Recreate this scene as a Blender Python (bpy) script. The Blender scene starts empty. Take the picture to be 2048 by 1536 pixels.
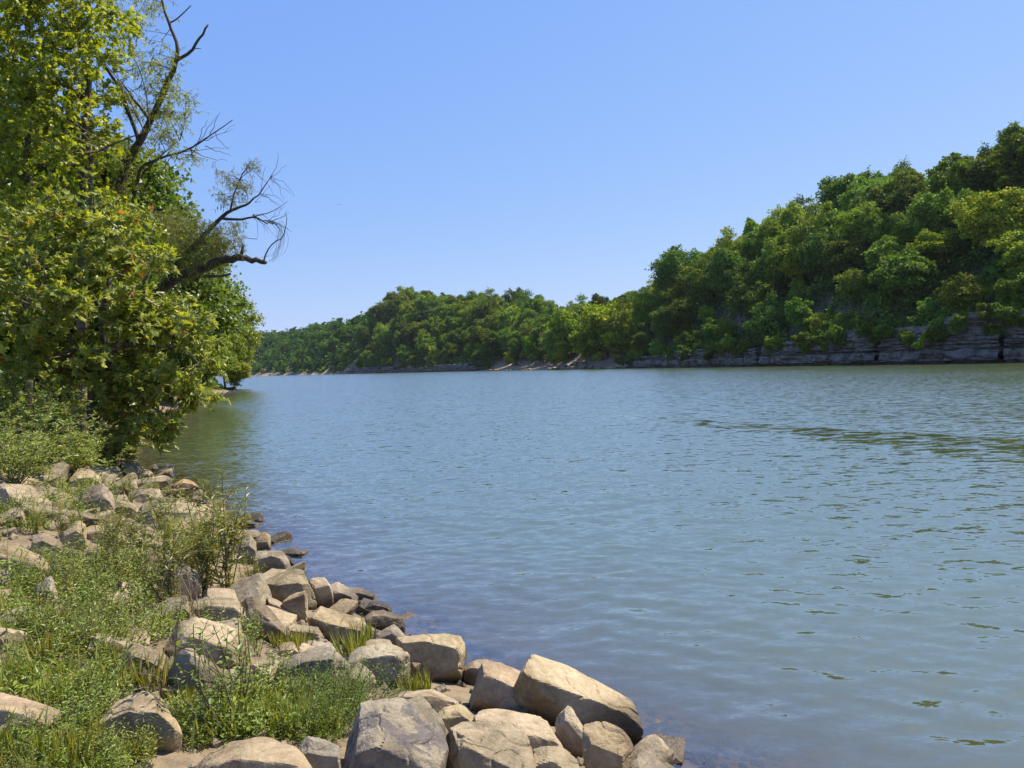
import bpy, bmesh, math, random
import numpy as np
from mathutils import Vector, Matrix

random.seed(7)
rng = np.random.default_rng(7)
SC = bpy.context.scene
COL = SC.collection

# ------------------------------------------------------------------ camera
FPX = 1500.0                      # focal length in photo pixels (2048 wide)
CAM = np.array([0.0, 0.0, 2.4])   # 2.4 m above the river
PITCH, ROLL = math.atan(36.6 / FPX), math.atan(0.033)
_F = np.array([0, math.cos(PITCH), -math.sin(PITCH)])
_R0 = np.array([1.0, 0, 0]); _U0 = np.array([0, math.sin(PITCH), math.cos(PITCH)])
_R = _R0 * math.cos(ROLL) - _U0 * math.sin(ROLL)
_U = _U0 * math.cos(ROLL) + _R0 * math.sin(ROLL)
cd = bpy.data.cameras.new('camera'); cam = bpy.data.objects.new('camera', cd); COL.objects.link(cam)
cam.matrix_world = Matrix(((_R[0], _U[0], -_F[0], CAM[0]), (_R[1], _U[1], -_F[1], CAM[1]),
                           (_R[2], _U[2], -_F[2], CAM[2]), (0, 0, 0, 1)))
cd.sensor_width = 36; cd.lens = FPX / 2048 * 36; cd.clip_start = 0.05; cd.clip_end = 8000
SC.camera = cam

# ------------------------------------------------------------------ light
SUN_AZ, SUN_EL = math.radians(60), math.radians(56)     # azimuth from +Y towards +X
w = bpy.data.worlds.new('World'); SC.world = w; w.use_nodes = True
nt = w.node_tree; nt.nodes.clear()
sky = nt.nodes.new('ShaderNodeTexSky'); sky.sky_type = 'NISHITA'; sky.sun_disc = False
sky.sun_elevation = SUN_EL; sky.sun_rotation = SUN_AZ
sky.altitude = 0; sky.air_density = 1.0; sky.dust_density = 0.35; sky.ozone_density = 3.0
bg = nt.nodes.new('ShaderNodeBackground'); bg.inputs[1].default_value = 0.110
wo = nt.nodes.new('ShaderNodeOutputWorld')
sp_ = nt.nodes.new('ShaderNodeSeparateColor'); cb_ = nt.nodes.new('ShaderNodeCombineColor'); nt.links.new(sky.outputs[0], sp_.inputs[0])
for k_, (g_, e_) in enumerate(((.90, .70), (1.45, .49), (4.15, .12))):     # a clear humid summer blue: gentler rise to the horizon
    pw = nt.nodes.new('ShaderNodeMath'); pw.operation = 'POWER'; pw.inputs[1].default_value = e_; nt.links.new(sp_.outputs[k_], pw.inputs[0])
    ml = nt.nodes.new('ShaderNodeMath'); ml.operation = 'MULTIPLY'; ml.inputs[1].default_value = g_; nt.links.new(pw.outputs[0], ml.inputs[0]); nt.links.new(ml.outputs[0], cb_.inputs[k_])
nt.links.new(cb_.outputs[0], bg.inputs[0]); nt.links.new(bg.outputs[0], wo.inputs[0])
ld = bpy.data.lights.new('sun', 'SUN'); ld.energy = 5.0; ld.angle = math.radians(0.53); ld.color = (1.0, 0.91, 0.76)
sun = bpy.data.objects.new('sun', ld); COL.objects.link(sun)
_s = Vector((math.sin(SUN_AZ) * math.cos(SUN_EL), math.cos(SUN_AZ) * math.cos(SUN_EL), math.sin(SUN_EL)))
sun.rotation_euler = _s.to_track_quat('Z', 'Y').to_euler()
SC.view_settings.view_transform = 'Standard'; SC.view_settings.look = 'None'
SC.view_settings.exposure = 0.78; SC.view_settings.gamma = 1.0; SC.view_settings.use_curve_mapping = False
SC.cycles.use_denoising = True
SC.cycles.max_bounces = 8; SC.cycles.transparent_max_bounces = 12
SC.cycles.caustics_reflective = False; SC.cycles.caustics_refractive = False

# ------------------------------------------------------------------ pixel helpers
def rays(px, py):
    px = np.asarray(px, float); py = np.asarray(py, float)
    return _F + ((px - 1024) / FPX)[..., None] * _R - ((py - 768) / FPX)[..., None] * _U
def at(px, py, Y):                 # point on the pixel's ray at ground distance Y
    d = rays(px, py); return CAM + d * (np.asarray(Y, float) / d[..., 1])[..., None]
def on_water(px, py, z=0.0):
    d = rays(px, py); return CAM + d * ((z - CAM[2]) / d[..., 2])[..., None]
def project(P):
    v = np.asarray(P) - CAM; f = v @ _F
    return 1024 + FPX * (v @ _R) / f, 768 - FPX * (v @ _U) / f

# ------------------------------------------------------------------ noise
def _hash(ix, iy, iz, seed):
    h = (ix * 374761393 + iy * 668265263 + iz * 2147483647 + seed * 974634777) & 0xFFFFFFFF
    h = ((h ^ (h >> 13)) * 1274126177) & 0xFFFFFFFF
    h = ((h ^ (h >> 16)) * 2246822519) & 0xFFFFFFFF
    return ((h ^ (h >> 15)) & 0xFFFF) / 32767.5 - 1.0
def vnoise(P, seed=0):
    P = np.asarray(P, float); i = np.floor(P).astype(np.int64); f = P - i; u = f * f * (3 - 2 * f); o = 0
    for dx in (0, 1):
        wx = u[:, 0] if dx else 1 - u[:, 0]
        for dy in (0, 1):
            wy = u[:, 1] if dy else 1 - u[:, 1]
            for dz in (0, 1):
                wz = u[:, 2] if dz else 1 - u[:, 2]
                o = o + wx * wy * wz * _hash(i[:, 0] + dx, i[:, 1] + dy, i[:, 2] + dz, seed)
    return o
def fbm(P, seed=0, octaves=4, gain=0.5):
    a, o, P = 1.0, 0, np.asarray(P, float)
    for k in range(octaves):
        o = o + a * vnoise(P * 2 ** k + 17.3 * k, seed + k); a *= gain
    return o
def smooth(x): x = np.clip(x, 0, 1); return x * x * (3 - 2 * x)

# ------------------------------------------------------------------ mesh helpers
def make_mesh(name, V, F, mat=None, attrs=None, smooth_shade=False):
    V = np.asarray(V, np.float32); F = np.asarray(F, np.int32); m, k = F.shape
    me = bpy.data.meshes.new(name)
    me.vertices.add(len(V)); me.vertices.foreach_set('co', V.ravel())
    me.loops.add(m * k); me.loops.foreach_set('vertex_index', F.ravel())
    me.polygons.add(m); me.polygons.foreach_set('loop_start', np.arange(0, m * k, k, dtype=np.int32))
    if attrs:
        for an, av in attrs.items():
            a = me.attributes.new(an, 'FLOAT', 'POINT'); a.data.foreach_set('value', np.asarray(av, np.float32))
    me.update(calc_edges=True)
    me.polygons.foreach_set('use_smooth', np.full(m, smooth_shade, dtype=bool))
    if mat: me.materials.append(mat)
    return me
def link(name, data, parent=None, loc=None):
    o = bpy.data.objects.new(name, data); COL.objects.link(o)
    if parent is not None: o.parent = parent
    if loc is not None: o.location = loc
    return o
def tag(o, label=None, cat=None, group=None, kind=None):
    for k, v in (('label', label), ('category', cat), ('group', group), ('kind', kind)):
        if v: o[k] = v
    return o
def copy_tree(o, parent=None):
    c = o.copy(); COL.objects.link(c); c.parent = parent
    for ch in o.children: copy_tree(ch, c)
    return c
def join(parts):                    # [(V, F)] -> V, F
    Vs, Fs, n = [], [], 0
    for V, F in parts:
        Vs.append(V); Fs.append(np.asarray(F) + n); n += len(V)
    return np.concatenate(Vs), np.concatenate(Fs)
def tube(P, r, sides=6):
    P = np.asarray(P, float); r = np.broadcast_to(np.asarray(r, float), (len(P),)); n = len(P)
    t = np.gradient(P, axis=0); t /= np.linalg.norm(t, axis=1)[:, None] + 1e-9
    a = np.array([0.31, 0.17, 0.93]) if abs(t[0, 2]) < 0.8 else np.array([0.9, 0.4, 0.1])
    u = np.cross(t, a); u /= np.linalg.norm(u, axis=1)[:, None] + 1e-9; v = np.cross(t, u)
    ang = np.linspace(0, 2 * math.pi, sides, endpoint=False)
    V = P[:, None] + r[:, None, None] * (np.cos(ang)[None, :, None] * u[:, None] + np.sin(ang)[None, :, None] * v[:, None])
    V = np.concatenate([V.reshape(-1, 3), P[-1:] + t[-1:] * r[-1]])
    i = np.arange(n - 1)[:, None] * sides; j = np.arange(sides)[None]; j2 = (j + 1) % sides
    F = np.stack([i + j, i + j2, i + sides + j2, i + sides + j], -1).reshape(-1, 4)
    e = (n - 1) * sides
    cap = np.array([[e + k, e + (k + 1) % sides, n * sides, n * sides] for k in range(sides)])
    # quads only: the cap as degenerate-free quads over pairs
    cap = np.array([[e + k, e + (k + 1) % sides, e + (k + 2) % sides, n * sides] for k in range(0, sides, 2)])
    return V, np.concatenate([F, cap])
def spline(P, n, jit=0.0):
    P = np.asarray(P, float)
    t = np.linspace(0, len(P) - 1, n); k = np.clip(np.floor(t).astype(int), 0, len(P) - 2); f = (t - k)[:, None]
    p0 = P[np.maximum(k - 1, 0)]; p1 = P[k]; p2 = P[k + 1]; p3 = P[np.minimum(k + 2, len(P) - 1)]
    o = 0.5 * (2 * p1 + (p2 - p0) * f + (2 * p0 - 5 * p1 + 4 * p2 - p3) * f ** 2 + (3 * p1 - p0 - 3 * p2 + p3) * f ** 3)
    if jit: o[1:-1] += rng.normal(0, jit, o[1:-1].shape)
    return o
def unit(v): return v / (np.linalg.norm(v, axis=-1, keepdims=True) + 1e-9)
def rdir(n): return unit(rng.normal(size=(n, 3)))

# leaf templates: tip along +Y, upper side +Z
def leaf_lance(w):
    return (np.array([[0, 0, 0], [-w / 2, .42, .05], [w / 2, .42, .05], [0, .45, -.01], [0, 1, -.08]]),
            np.array([[0, 3, 1], [0, 2, 3], [1, 3, 4], [3, 2, 4]]))
def leaf_palm(lobes=5):
    pts = [[0, 0]]
    for a, r in ((-150, .30), (-112, .52), (-88, .30), (-52, .74), (-26, .45), (0, 1.0), (26, .45), (52, .74), (88, .30), (112, .52), (150, .30)):
        pts.append([math.sin(math.radians(a)) * r * .72, .34 + math.cos(math.radians(a)) * r * .66])
    P = np.array(pts); c = np.array([[0, .34]])
    z = np.array([0] + [.05 * math.sin(3 * k) - .10 * abs(p[0]) for k, p in enumerate(pts[1:])])
    V = np.concatenate([np.c_[P, z], [[0, .34, .04]]]); n = len(P)
    ring = list(range(1, n)); F = [[n, ring[k + 1], ring[k]] for k in range(len(ring) - 1)] + [[n, ring[0], 0], [n, 0, ring[-1]]]
    return V, np.array(F)
def leaf_maple():
    V = np.array([[0, 0, 0], [-.5, .30, -.05], [-.2, .42, .02], [-.34, .78, -.06], [0, 1, -.06], [.34, .78, -.06], [.2, .42, .02], [.5, .30, -.05], [0, .4, .03]])
    return V, np.array([[8, 1, 0], [8, 2, 1], [8, 3, 2], [8, 4, 3], [8, 5, 4], [8, 6, 5], [8, 7, 6], [8, 0, 7]])
CLUMP = (np.array([[0, 0, 0], [-.42, .5, .10], [0, 1, -.04], [.38, .45, .06]]), np.array([[0, 3, 2], [0, 2, 1]]))
def place(tpl, pos, tip, nrm, size):
    V0, F0 = tpl; n = len(pos); y = unit(tip); z = unit(nrm - (nrm * y).sum(1)[:, None] * y); x = np.cross(y, z)
    V = pos[:, None] + np.asarray(size)[:, None, None] * (V0[None, :, 0, None] * x[:, None] + V0[None, :, 1, None] * y[:, None] + V0[None, :, 2, None] * z[:, None])
    F = F0[None] + (np.arange(n) * len(V0))[:, None, None]
    return V.reshape(-1, 3), F.reshape(-1, F0.shape[1])

# ------------------------------------------------------------------ materials
def new_mat(name):
    m = bpy.data.materials.new(name); m.use_nodes = True; t = m.node_tree; t.nodes.clear()
    return m, t, t.nodes.new('ShaderNodeOutputMaterial')
class NT:
    def __init__(s, t): s.t = t
    def n(s, typ, **kw):
        x = s.t.nodes.new('ShaderNode' + typ)
        for k, v in kw.items():
            if k.startswith('i_'):
                key = k[2:]; key = int(key) if key.isdigit() else key.replace('_', ' ')
                x.inputs[key].default_value = v
            else: setattr(x, k, v)
        return x
    def l(s, a, b): s.t.links.new(a, b); return b
    def math(s, op, a, b=None, clamp=False):
        x = s.n('Math', operation=op, use_clamp=clamp)
        for i, v in enumerate((a, b)):
            if v is None: continue
            if hasattr(v, 'is_linked'): s.l(v, x.inputs[i])
            else: x.inputs[i].default_value = v
        return x.outputs[0]
    def mix(s, fac, a, b, mode='MIX'):
        x = s.n('Mix', data_type='RGBA', blend_type=mode)
        for sock, v in ((x.inputs[0], fac), (x.inputs[6], a), (x.inputs[7], b)):
            if hasattr(v, 'is_linked'): s.l(v, sock)
            else: sock.default_value = v if sock.type == 'VALUE' else (*v, 1)
        return x.outputs[2]
    def ramp(s, fac, stops):
        x = s.n('ValToRGB'); e = x.color_ramp.elements
        while len(e) < len(stops): e.new(0.5)
        for k, (p, c) in enumerate(stops):
            e[k].position = p; e[k].color = (*c, 1) if len(c) == 3 else c
        s.l(fac, x.inputs[0]); return x.outputs[0]
    def noise(s, vec, scale, detail=4, rough=.55, dist=0):
        x = s.n('TexNoise', i_Scale=scale, i_Detail=detail, i_Roughness=rough, i_Distortion=dist)
        if vec is not None: s.l(vec, x.inputs['Vector'])
        return x.outputs[0]

def leaf_mat(name, dark, light, extra=None, trans=0.38, rough=.42, spec=.45):
    """leaf colour between dark and light by the leaf's own random value 'rnd', times the object's colour"""
    m, t, out = new_mat(name); N = NT(t)
    at_ = N.n('Attribute', attribute_name='rnd'); oi = N.n('ObjectInfo')
    stops = [(0, dark), (.8, light)] + ([(0.965, light), (0.985, extra)] if extra else [])
    c = N.ramp(at_.outputs['Fac'], stops)
    c = N.mix(1.0, c, oi.outputs['Color'], 'MULTIPLY')
    p = N.n('BsdfPrincipled', i_Roughness=rough); p.inputs['Specular IOR Level'].default_value = spec
    tr = N.n('BsdfTranslucent'); tc = N.mix(1.0, c, (1.35, 1.25, .45), 'MULTIPLY')
    N.l(c, p.inputs['Base Color']); N.l(tc, tr.inputs['Color'])
    mx = N.n('MixShader'); mx.inputs[0].default_value = trans
    N.l(p.outputs[0], mx.inputs[1]); N.l(tr.outputs[0], mx.inputs[2]); N.l(mx.outputs[0], out.inputs[0])
    return m
def bark_mat(name, a, b, scale=6):
    m, t, out = new_mat(name); N = NT(t); tc = N.n('TexCoord')
    mp = N.n('Mapping'); mp.inputs['Scale'].default_value = (1, 1, .25); N.l(tc.outputs['Object'], mp.inputs[0])
    f = N.noise(mp.outputs[0], scale, 5, .65)
    p = N.n('BsdfPrincipled', i_Roughness=.9); N.l(N.ramp(f, [(.3, a), (.7, b)]), p.inputs['Base Color'])
    bp = N.n('Bump', i_Strength=.6, i_Distance=.03); N.l(f, bp.inputs['Height']); N.l(bp.outputs[0], p.inputs['Normal'])
    N.l(p.outputs[0], out.inputs[0]); return m
def rock_mat(name, base, light, dark, patina=None, wet=True, scale=1.0):
    m, t, out = new_mat(name); N = NT(t); g = N.n('NewGeometry'); oi = N.n('ObjectInfo')
    va = N.n('VectorMath', operation='ADD'); vs = N.n('VectorMath', operation='SCALE'); vs.inputs[3].default_value = 0
    N.l(g.outputs['Position'], va.inputs[0])
    cr = N.n('CombineXYZ'); N.l(N.math('MULTIPLY', oi.outputs['Random'], 37.0), cr.inputs[0]); N.l(cr.outputs[0], va.inputs[1])
    P = va.outputs[0]
    n1 = N.noise(P, 3.2 * scale, 6, .62, .4); n2 = N.noise(P, 22 * scale, 5, .7); n3 = N.noise(P, 1.1 * scale, 3)
    n4 = N.noise(P, 90 * scale, 3, .6)
    c = N.ramp(n1, [(.28, dark), (.46, base), (.68, light)])
    c = N.mix(N.ramp(n2, [(.40, (0, 0, 0)), (.62, (.5, .5, .5))]), c, dark)
    c = N.mix(N.math('MULTIPLY', N.math('SUBTRACT', n4, .45, True), 1.2), c, light)
    st = N.ramp(N.noise(P, 2.1 * scale, 5, .68, .6), [(.47, (0, 0, 0)), (.62, (.72, .72, .72))]); c = N.mix(st, c, tuple(x * .62 for x in dark))     # grime and old lichen
    vr = N.n('TexVoronoi', feature='DISTANCE_TO_EDGE', i_Scale=2.6 * scale); wp = N.n('VectorMath', operation='ADD'); N.l(P, wp.inputs[0])
    nw = N.n('TexNoise', i_Scale=5.0 * scale, i_Detail=3); N.l(P, nw.inputs['Vector']); ns = N.n('VectorMath', operation='SCALE'); N.l(nw.outputs[1], ns.inputs[0]); ns.inputs[3].default_value = .28 / scale
    N.l(ns.outputs[0], wp.inputs[1]); N.l(wp.outputs[0], vr.inputs['Vector']); ck = N.n('MapRange', i_1=0.0, i_2=.022, i_3=1.0, i_4=0.0); N.l(vr.outputs['Distance'], ck.inputs[0])
    ckm = N.math('MULTIPLY', ck.outputs[0], N.ramp(n3, [(.56, (0, 0, 0)), (.68, (1, 1, 1))])); c = N.mix(N.math('MULTIPLY', ckm, .38), c, tuple(x * .35 for x in dark))
    if patina:
        pm = N.ramp(N.noise(P, 5.5, 6, .7, .9), [(.50, (0, 0, 0)), (.55, (1, 1, 1))])
        c = N.mix(N.math('MULTIPLY', pm, .85), c, N.ramp(n2, [(.35, patina), (.7, tuple(x * 1.9 for x in patina))]))
    tint = N.ramp(oi.outputs['Random'], [(0, (.86, .86, .86)), (.5, (1, .97, .93)), (1, (1.0, .92, .82))])
    c = N.mix(1.0, c, tint, 'MULTIPLY'); c = N.mix(1.0, c, oi.outputs['Color'], 'MULTIPLY')
    p = N.n('BsdfPrincipled', i_Roughness=.88)
    p.inputs['Specular IOR Level'].default_value = .25
    if wet:
        sx = N.n('SeparateXYZ'); N.l(g.outputs['Position'], sx.inputs[0])
        hgt = N.math('ADD', sx.outputs[2], N.math('MULTIPLY', N.math('SUBTRACT', n1, .5), .10))
        wf = N.n('MapRange', i_1=.20, i_2=.09, i_3=0.0, i_4=1.0); N.l(hgt, wf.inputs[0])
        c = N.mix(N.math('MULTIPLY', wf.outputs[0], .8), c, (.045, .032, .018))
        N.l(N.math('SUBTRACT', .88, N.math('MULTIPLY', wf.outputs[0], .6)), p.inputs['Roughness'])
    N.l(c, p.inputs['Base Color'])
    h = N.math('ADD', N.math('MULTIPLY', n1, .05), N.math('ADD', N.math('MULTIPLY', n2, .016), N.math('ADD', N.math('MULTIPLY', n4, .004), N.math('MULTIPLY', ckm, -.012))))
    bp = N.n('Bump', i_Strength=.85, i_Distance=1.0 / scale); N.l(h, bp.inputs['Height']); N.l(bp.outputs[0], p.inputs['Normal'])
    N.l(p.outputs[0], out.inputs[0]); return m

M = {}
M['rock'] = rock_mat('tan_sandstone', (.355, .290, .190), (.47, .395, .275), (.20, .155, .092))
M['rock_grey'] = rock_mat('grey_tan_sandstone', (.31, .262, .185), (.42, .365, .27), (.175, .142, .095))
M['rock_patina'] = rock_mat('patinated_sandstone', (.38, .32, .225), (.49, .42, .31), (.24, .19, .125), patina=(.105, .092, .092))
M['cliff'] = rock_mat('grey_limestone', (.215, .195, .16), (.35, .32, .275), (.065, .058, .047), wet=True, scale=.22)
M['pile'] = rock_mat('brown_ledge_rock', (.30, .22, .14), (.46, .36, .24), (.10, .075, .05), wet=False, scale=.3)
M['leaf_hill'] = leaf_mat('hill_foliage', (0.050, 0.120, 0.014), (0.215, 0.325, 0.036), trans=.22, rough=.6, spec=.10)
M['leaf_bank'] = leaf_mat('bank_foliage', (0.075, 0.130, 0.017), (0.270, 0.330, 0.040), trans=.45)
M['leaf_syc'] = leaf_mat('sycamore_leaf', (0.105, 0.175, 0.024), (0.380, 0.440, 0.085), extra=(0.377, 0.174, 0.065), trans=.48)
M['leaf_maple'] = leaf_mat('maple_leaf', (0.140, 0.200, 0.024), (0.380, 0.420, 0.045), trans=.50)
M['leaf_willow'] = leaf_mat('willow_leaf', (0.115, 0.150, 0.028), (0.290, 0.300, 0.065), extra=(0.319, 0.217, 0.072), trans=.40)
M['leaf_herb'] = leaf_mat('herb_leaf', (0.095, 0.150, 0.020), (0.290, 0.360, 0.055), trans=.38)
M['leaf_pale'] = leaf_mat('pale_shrub_leaf', (0.115, 0.175, 0.035), (0.330, 0.390, 0.095), extra=(0.435, 0.362, 0.116), trans=.38)
M['leaf_fern'] = leaf_mat('feathery_leaf', (0.087, 0.160, 0.017), (0.203, 0.297, 0.029), trans=.42)
M['grass'] = leaf_mat('grass_blade', (0.140, 0.175, 0.032), (0.350, 0.355, 0.100), trans=.40)
M['dry'] = leaf_mat('dry_stalk', (.17, .12, .065), (.33, .26, .16), trans=.10)
M['bark'] = bark_mat('dark_bark', (.035, .026, .018), (.11, .085, .062))
M['bark_pale'] = bark_mat('grey_brown_bark', (.055, .042, .030), (.16, .125, .09))
M['stem'] = bark_mat('green_brown_stem', (.08, .065, .028), (.17, .14, .06), 20)

# ground: soil on the banks, mud and pebbles below, leaf litter on the hills
m, t, out = new_mat('bank_soil'); N = NT(t); g = N.n('NewGeometry')
n1 = N.noise(g.outputs['Position'], .9, 6, .65); n2 = N.noise(g.outputs['Position'], 9, 5, .7); n3 = N.noise(g.outputs['Position'], 45, 3)
c = N.ramp(n1, [(.3, (.12, .088, .052)), (.55, (.22, .165, .10)), (.75, (.30, .235, .15))])
c = N.mix(N.ramp(n2, [(.45, (0, 0, 0)), (.65, (.6, .6, .6))]), c, (.09, .07, .04))
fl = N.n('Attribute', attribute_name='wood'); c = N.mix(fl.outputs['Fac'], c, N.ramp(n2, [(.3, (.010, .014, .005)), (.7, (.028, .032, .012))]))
sd = N.n('Attribute', attribute_name='sand'); c = N.mix(sd.outputs['Fac'], c, N.ramp(n1, [(.3, (.22, .16, .09)), (.7, (.34, .25, .155))]))
p = N.n('BsdfPrincipled', i_Roughness=.95); N.l(c, p.inputs['Base Color'])
bp = N.n('Bump', i_Strength=.9, i_Distance=1.0)
N.l(N.math('ADD', N.math('MULTIPLY', n2, .03), N.math('MULTIPLY', n3, .01)), bp.inputs['Height']); N.l(bp.outputs[0], p.inputs['Normal'])
N.l(p.outputs[0], out.inputs[0]); M['ground'] = m

# water: turbid olive body under a rippled reflecting surface; clearer over the shallows
WAKE_A, WAKE_B = on_water(1215, 828)[:2], on_water(2048, 900)[:2]
m, t, out = new_mat('river_water'); N = NT(t); g = N.n('NewGeometry'); P = g.outputs['Position']
mp = N.n('Mapping'); mp.inputs['Rotation'].default_value = (0, 0, math.radians(-14)); mp.inputs['Scale'].default_value = (.75, 1.3, 1); N.l(P, mp.inputs[0]); Q = mp.outputs[0]
wA = N.noise(Q, .55, 3, .5, .3); wB = N.noise(Q, 2.0, 3, .5, .4); wC = N.noise(Q, 6.5, 3, .55, .3); wD = N.noise(P, .06, 3, .6)
ca_ = N.n('Attribute', attribute_name='calm'); calm = N.math('ADD', ca_.outputs['Fac'], N.math('MULTIPLY', N.math('SUBTRACT', 1.0, ca_.outputs['Fac']), N.ramp(N.noise(Q, 1.9, 3, .6), [(.49, (0, 0, 0)), (.58, (1, 1, 1))]))); fi_ = N.n('Attribute', attribute_name='fine'); fine = fi_.outputs['Fac']
gust = N.math('ADD', .70, N.math('MULTIPLY', wD, .6))
hh = N.math('ADD', N.math('MULTIPLY', N.math('SUBTRACT', wA, .5), .085), N.math('ADD', N.math('MULTIPLY', N.math('SUBTRACT', wB, .5), .040), N.math('MULTIPLY', N.math('SUBTRACT', wC, .5), .012)))
hh = N.math('MULTIPLY', N.math('MULTIPLY', hh, N.math('MULTIPLY', calm, N.math('ADD', .12, N.math('MULTIPLY', fine, .6)))), gust)
bp = N.n('Bump', i_Strength=1.0, i_Distance=1.0); N.l(hh, bp.inputs['Height'])
def chop(vec, scale, amp):          # slopes of ripples too small or too far for the relief above
    x = N.n('TexNoise', i_Scale=scale, i_Detail=2, i_Roughness=.6); N.l(vec, x.inputs['Vector'])
    v = N.n('VectorMath', operation='SUBTRACT'); N.l(x.outputs[1], v.inputs[0]); v.inputs[1].default_value = (.5, .5, .5)
    u = N.n('VectorMath', operation='MULTIPLY'); N.l(v.outputs[0], u.inputs[0]); u.inputs[1].default_value = (amp * .6, amp, 0); return u.outputs[0]          # see LEE below
sl = N.n('VectorMath', operation='ADD'); N.l(chop(Q, 3.0, .55), sl.inputs[0]); s2 = N.n('VectorMath', operation='ADD'); N.l(chop(Q, 7.5, .55), s2.inputs[0]); N.l(chop(Q, 26, .24), s2.inputs[1]); N.l(s2.outputs[0], sl.inputs[1])
lee = N.n('VectorMath', operation='ADD'); N.l(sl.outputs[0], lee.inputs[0]); lee.inputs[1].default_value = (-.02, -.11, 0)     # breeze off the river: steeper lee faces towards the near bank
sv = N.n('VectorMath', operation='SCALE'); N.l(lee.outputs[0], sv.inputs[0]); N.l(N.math('MULTIPLY', N.math('MULTIPLY', calm, N.math('ADD', .36, N.math('MULTIPLY', fine, .64))), gust), sv.inputs[3])
nn = N.n('VectorMath', operation='ADD'); N.l(bp.outputs[0], nn.inputs[0]); N.l(sv.outputs[0], nn.inputs[1])
nz_ = N.n('VectorMath', operation='NORMALIZE'); N.l(nn.outputs[0], nz_.inputs[0])
dep = N.n('Attribute', attribute_name='depth')
opac = N.math('SUBTRACT', 1.0, N.math('POWER', 2.718, N.math('MULTIPLY', dep.outputs['Fac'], -3.0)))
body = N.ramp(opac, [(0, (.13, .105, .055)), (1, (.073, .096, .045))])
df = N.n('BsdfDiffuse'); N.l(body, df.inputs[0])
tr = N.n('BsdfTransparent'); tr.inputs[0].default_value = (.82, .74, .54, 1)
mx = N.n('MixShader'); N.l(opac, mx.inputs[0]); N.l(tr.outputs[0], mx.inputs[1]); N.l(df.outputs[0], mx.inputs[2])
gl = N.n('BsdfGlossy', i_Roughness=.03); gl.inputs['Color'].default_value = (1, 1, 1, 1); N.l(nz_.outputs[0], gl.inputs['Normal'])
fr = N.n('Fresnel', i_IOR=1.6); N.l(nz_.outputs[0], fr.inputs['Normal'])
mx2 = N.n('MixShader'); N.l(N.math('POWER', fr.outputs[0], .58), mx2.inputs[0]); N.l(mx.outputs[0], mx2.inputs[1]); N.l(gl.outputs[0], mx2.inputs[2])
N.l(mx2.outputs[0], out.inputs[0]); M['water'] = m

# ------------------------------------------------------------------ the lie of the land
def poly_dist(x, y, L):
    """signed distance to polyline L (positive on the left of its direction), and the position along it (segment index + fraction)"""
    best = np.full(x.shape, 1e18); sg = np.zeros(x.shape); ss = np.zeros(x.shape)
    for k in range(len(L) - 1):
        a, b = L[k], L[k + 1]; e = b - a; le = e @ e
        tt = np.clip(((x - a[0]) * e[0] + (y - a[1]) * e[1]) / le, 0, 1)
        dx = x - a[0] - tt * e[0]; dy = y - a[1] - tt * e[1]; d2 = dx * dx + dy * dy
        m_ = d2 < best - 1e-12
        best = np.where(m_, d2, best); sg = np.where(m_, np.sign(e[0] * (y - a[1]) - e[1] * (x - a[0])), sg); ss = np.where(m_, k + tt, ss)
    return np.sqrt(best) * np.where(sg == 0, 1, sg), ss

LS = [(30., -60.), (12., -12.), (4.6, -.5), (2.35, 2.6), (1.35, 4.2)]
for q in ((1275, 1470), (1000, 1345), (935, 1310), (815, 1245), (700, 1195), (600, 1130), (545, 1065), (415, 1003), (330, 960), (236, 918)):
    LS.append(tuple(on_water(*q)[:2]))
LS += [tuple(on_water(262, 872)[:2]), tuple(on_water(330, 827)[:2]), tuple(on_water(372, 811)[:2]), tuple(on_water(430, 795)[:2]), tuple(on_water(466, 781)[:2]),
       (-57., 142.), (-78., 190.), (-150., 330.), (-330., 700.), (-520., 1100.), (-900., 2000.)]
LS = np.array(LS)
SKY_X = np.array([200, 480, 500, 560, 620, 700, 760, 850, 950, 1060, 1110, 1150, 1200, 1250, 1300, 1390, 1430, 1500, 1570, 1640, 1700, 1780, 1850, 1900, 2000, 2048, 2200, 2500])
SKY_Y = np.array([680, 668, 665, 655, 655, 635, 605, 592, 600, 612, 628, 630, 615, 592, 588, 572, 505, 470, 438, 398, 378, 352, 335, 300, 282, 266, 224, 190])
RN = [  # column of the waterline, ground distance, cliff height, width of the slope
    (2048, 131, 8.6, 62), (1850, 150, 8.2, 64), (1640, 180, 6.8, 66), (1430, 222, 5.4, 66), (1250, 285, 3.6, 66),
    (1190, 312, 1.6, 60), (1110, 347, 1.6, 60), (980, 430, 1.5, 60), (940, 455, 3.0, 62), (830, 540, 3.4, 65), (690, 660, 3.2, 70),
    (650, 700, .8, 75), (560, 820, .8, 80), (480, 985, .8, 90), (380, 1250, .8, 100), (300, 1800, .8, 100)]
RS = [(230., -60.), (190., 10.), (135., 72.)]; RC = [9., 9., 9.]; RT = [80., 80., 78.]
for px, Y, hc, tr_ in RN:
    p_ = at(px, 735, Y); RS.append((p_[0], p_[1])); RC.append(hc); RT.append(tr_)
RS = np.array(RS); RC = np.array(RC); RT = np.array(RT)
_tan = np.gradient(RS, axis=0); _tan /= np.linalg.norm(_tan, axis=1)[:, None]
RNORM = np.c_[_tan[:, 1], -_tan[:, 0]]                    # away from the river
_q = RS + RNORM * RT[:, None]
RZ = []
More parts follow.
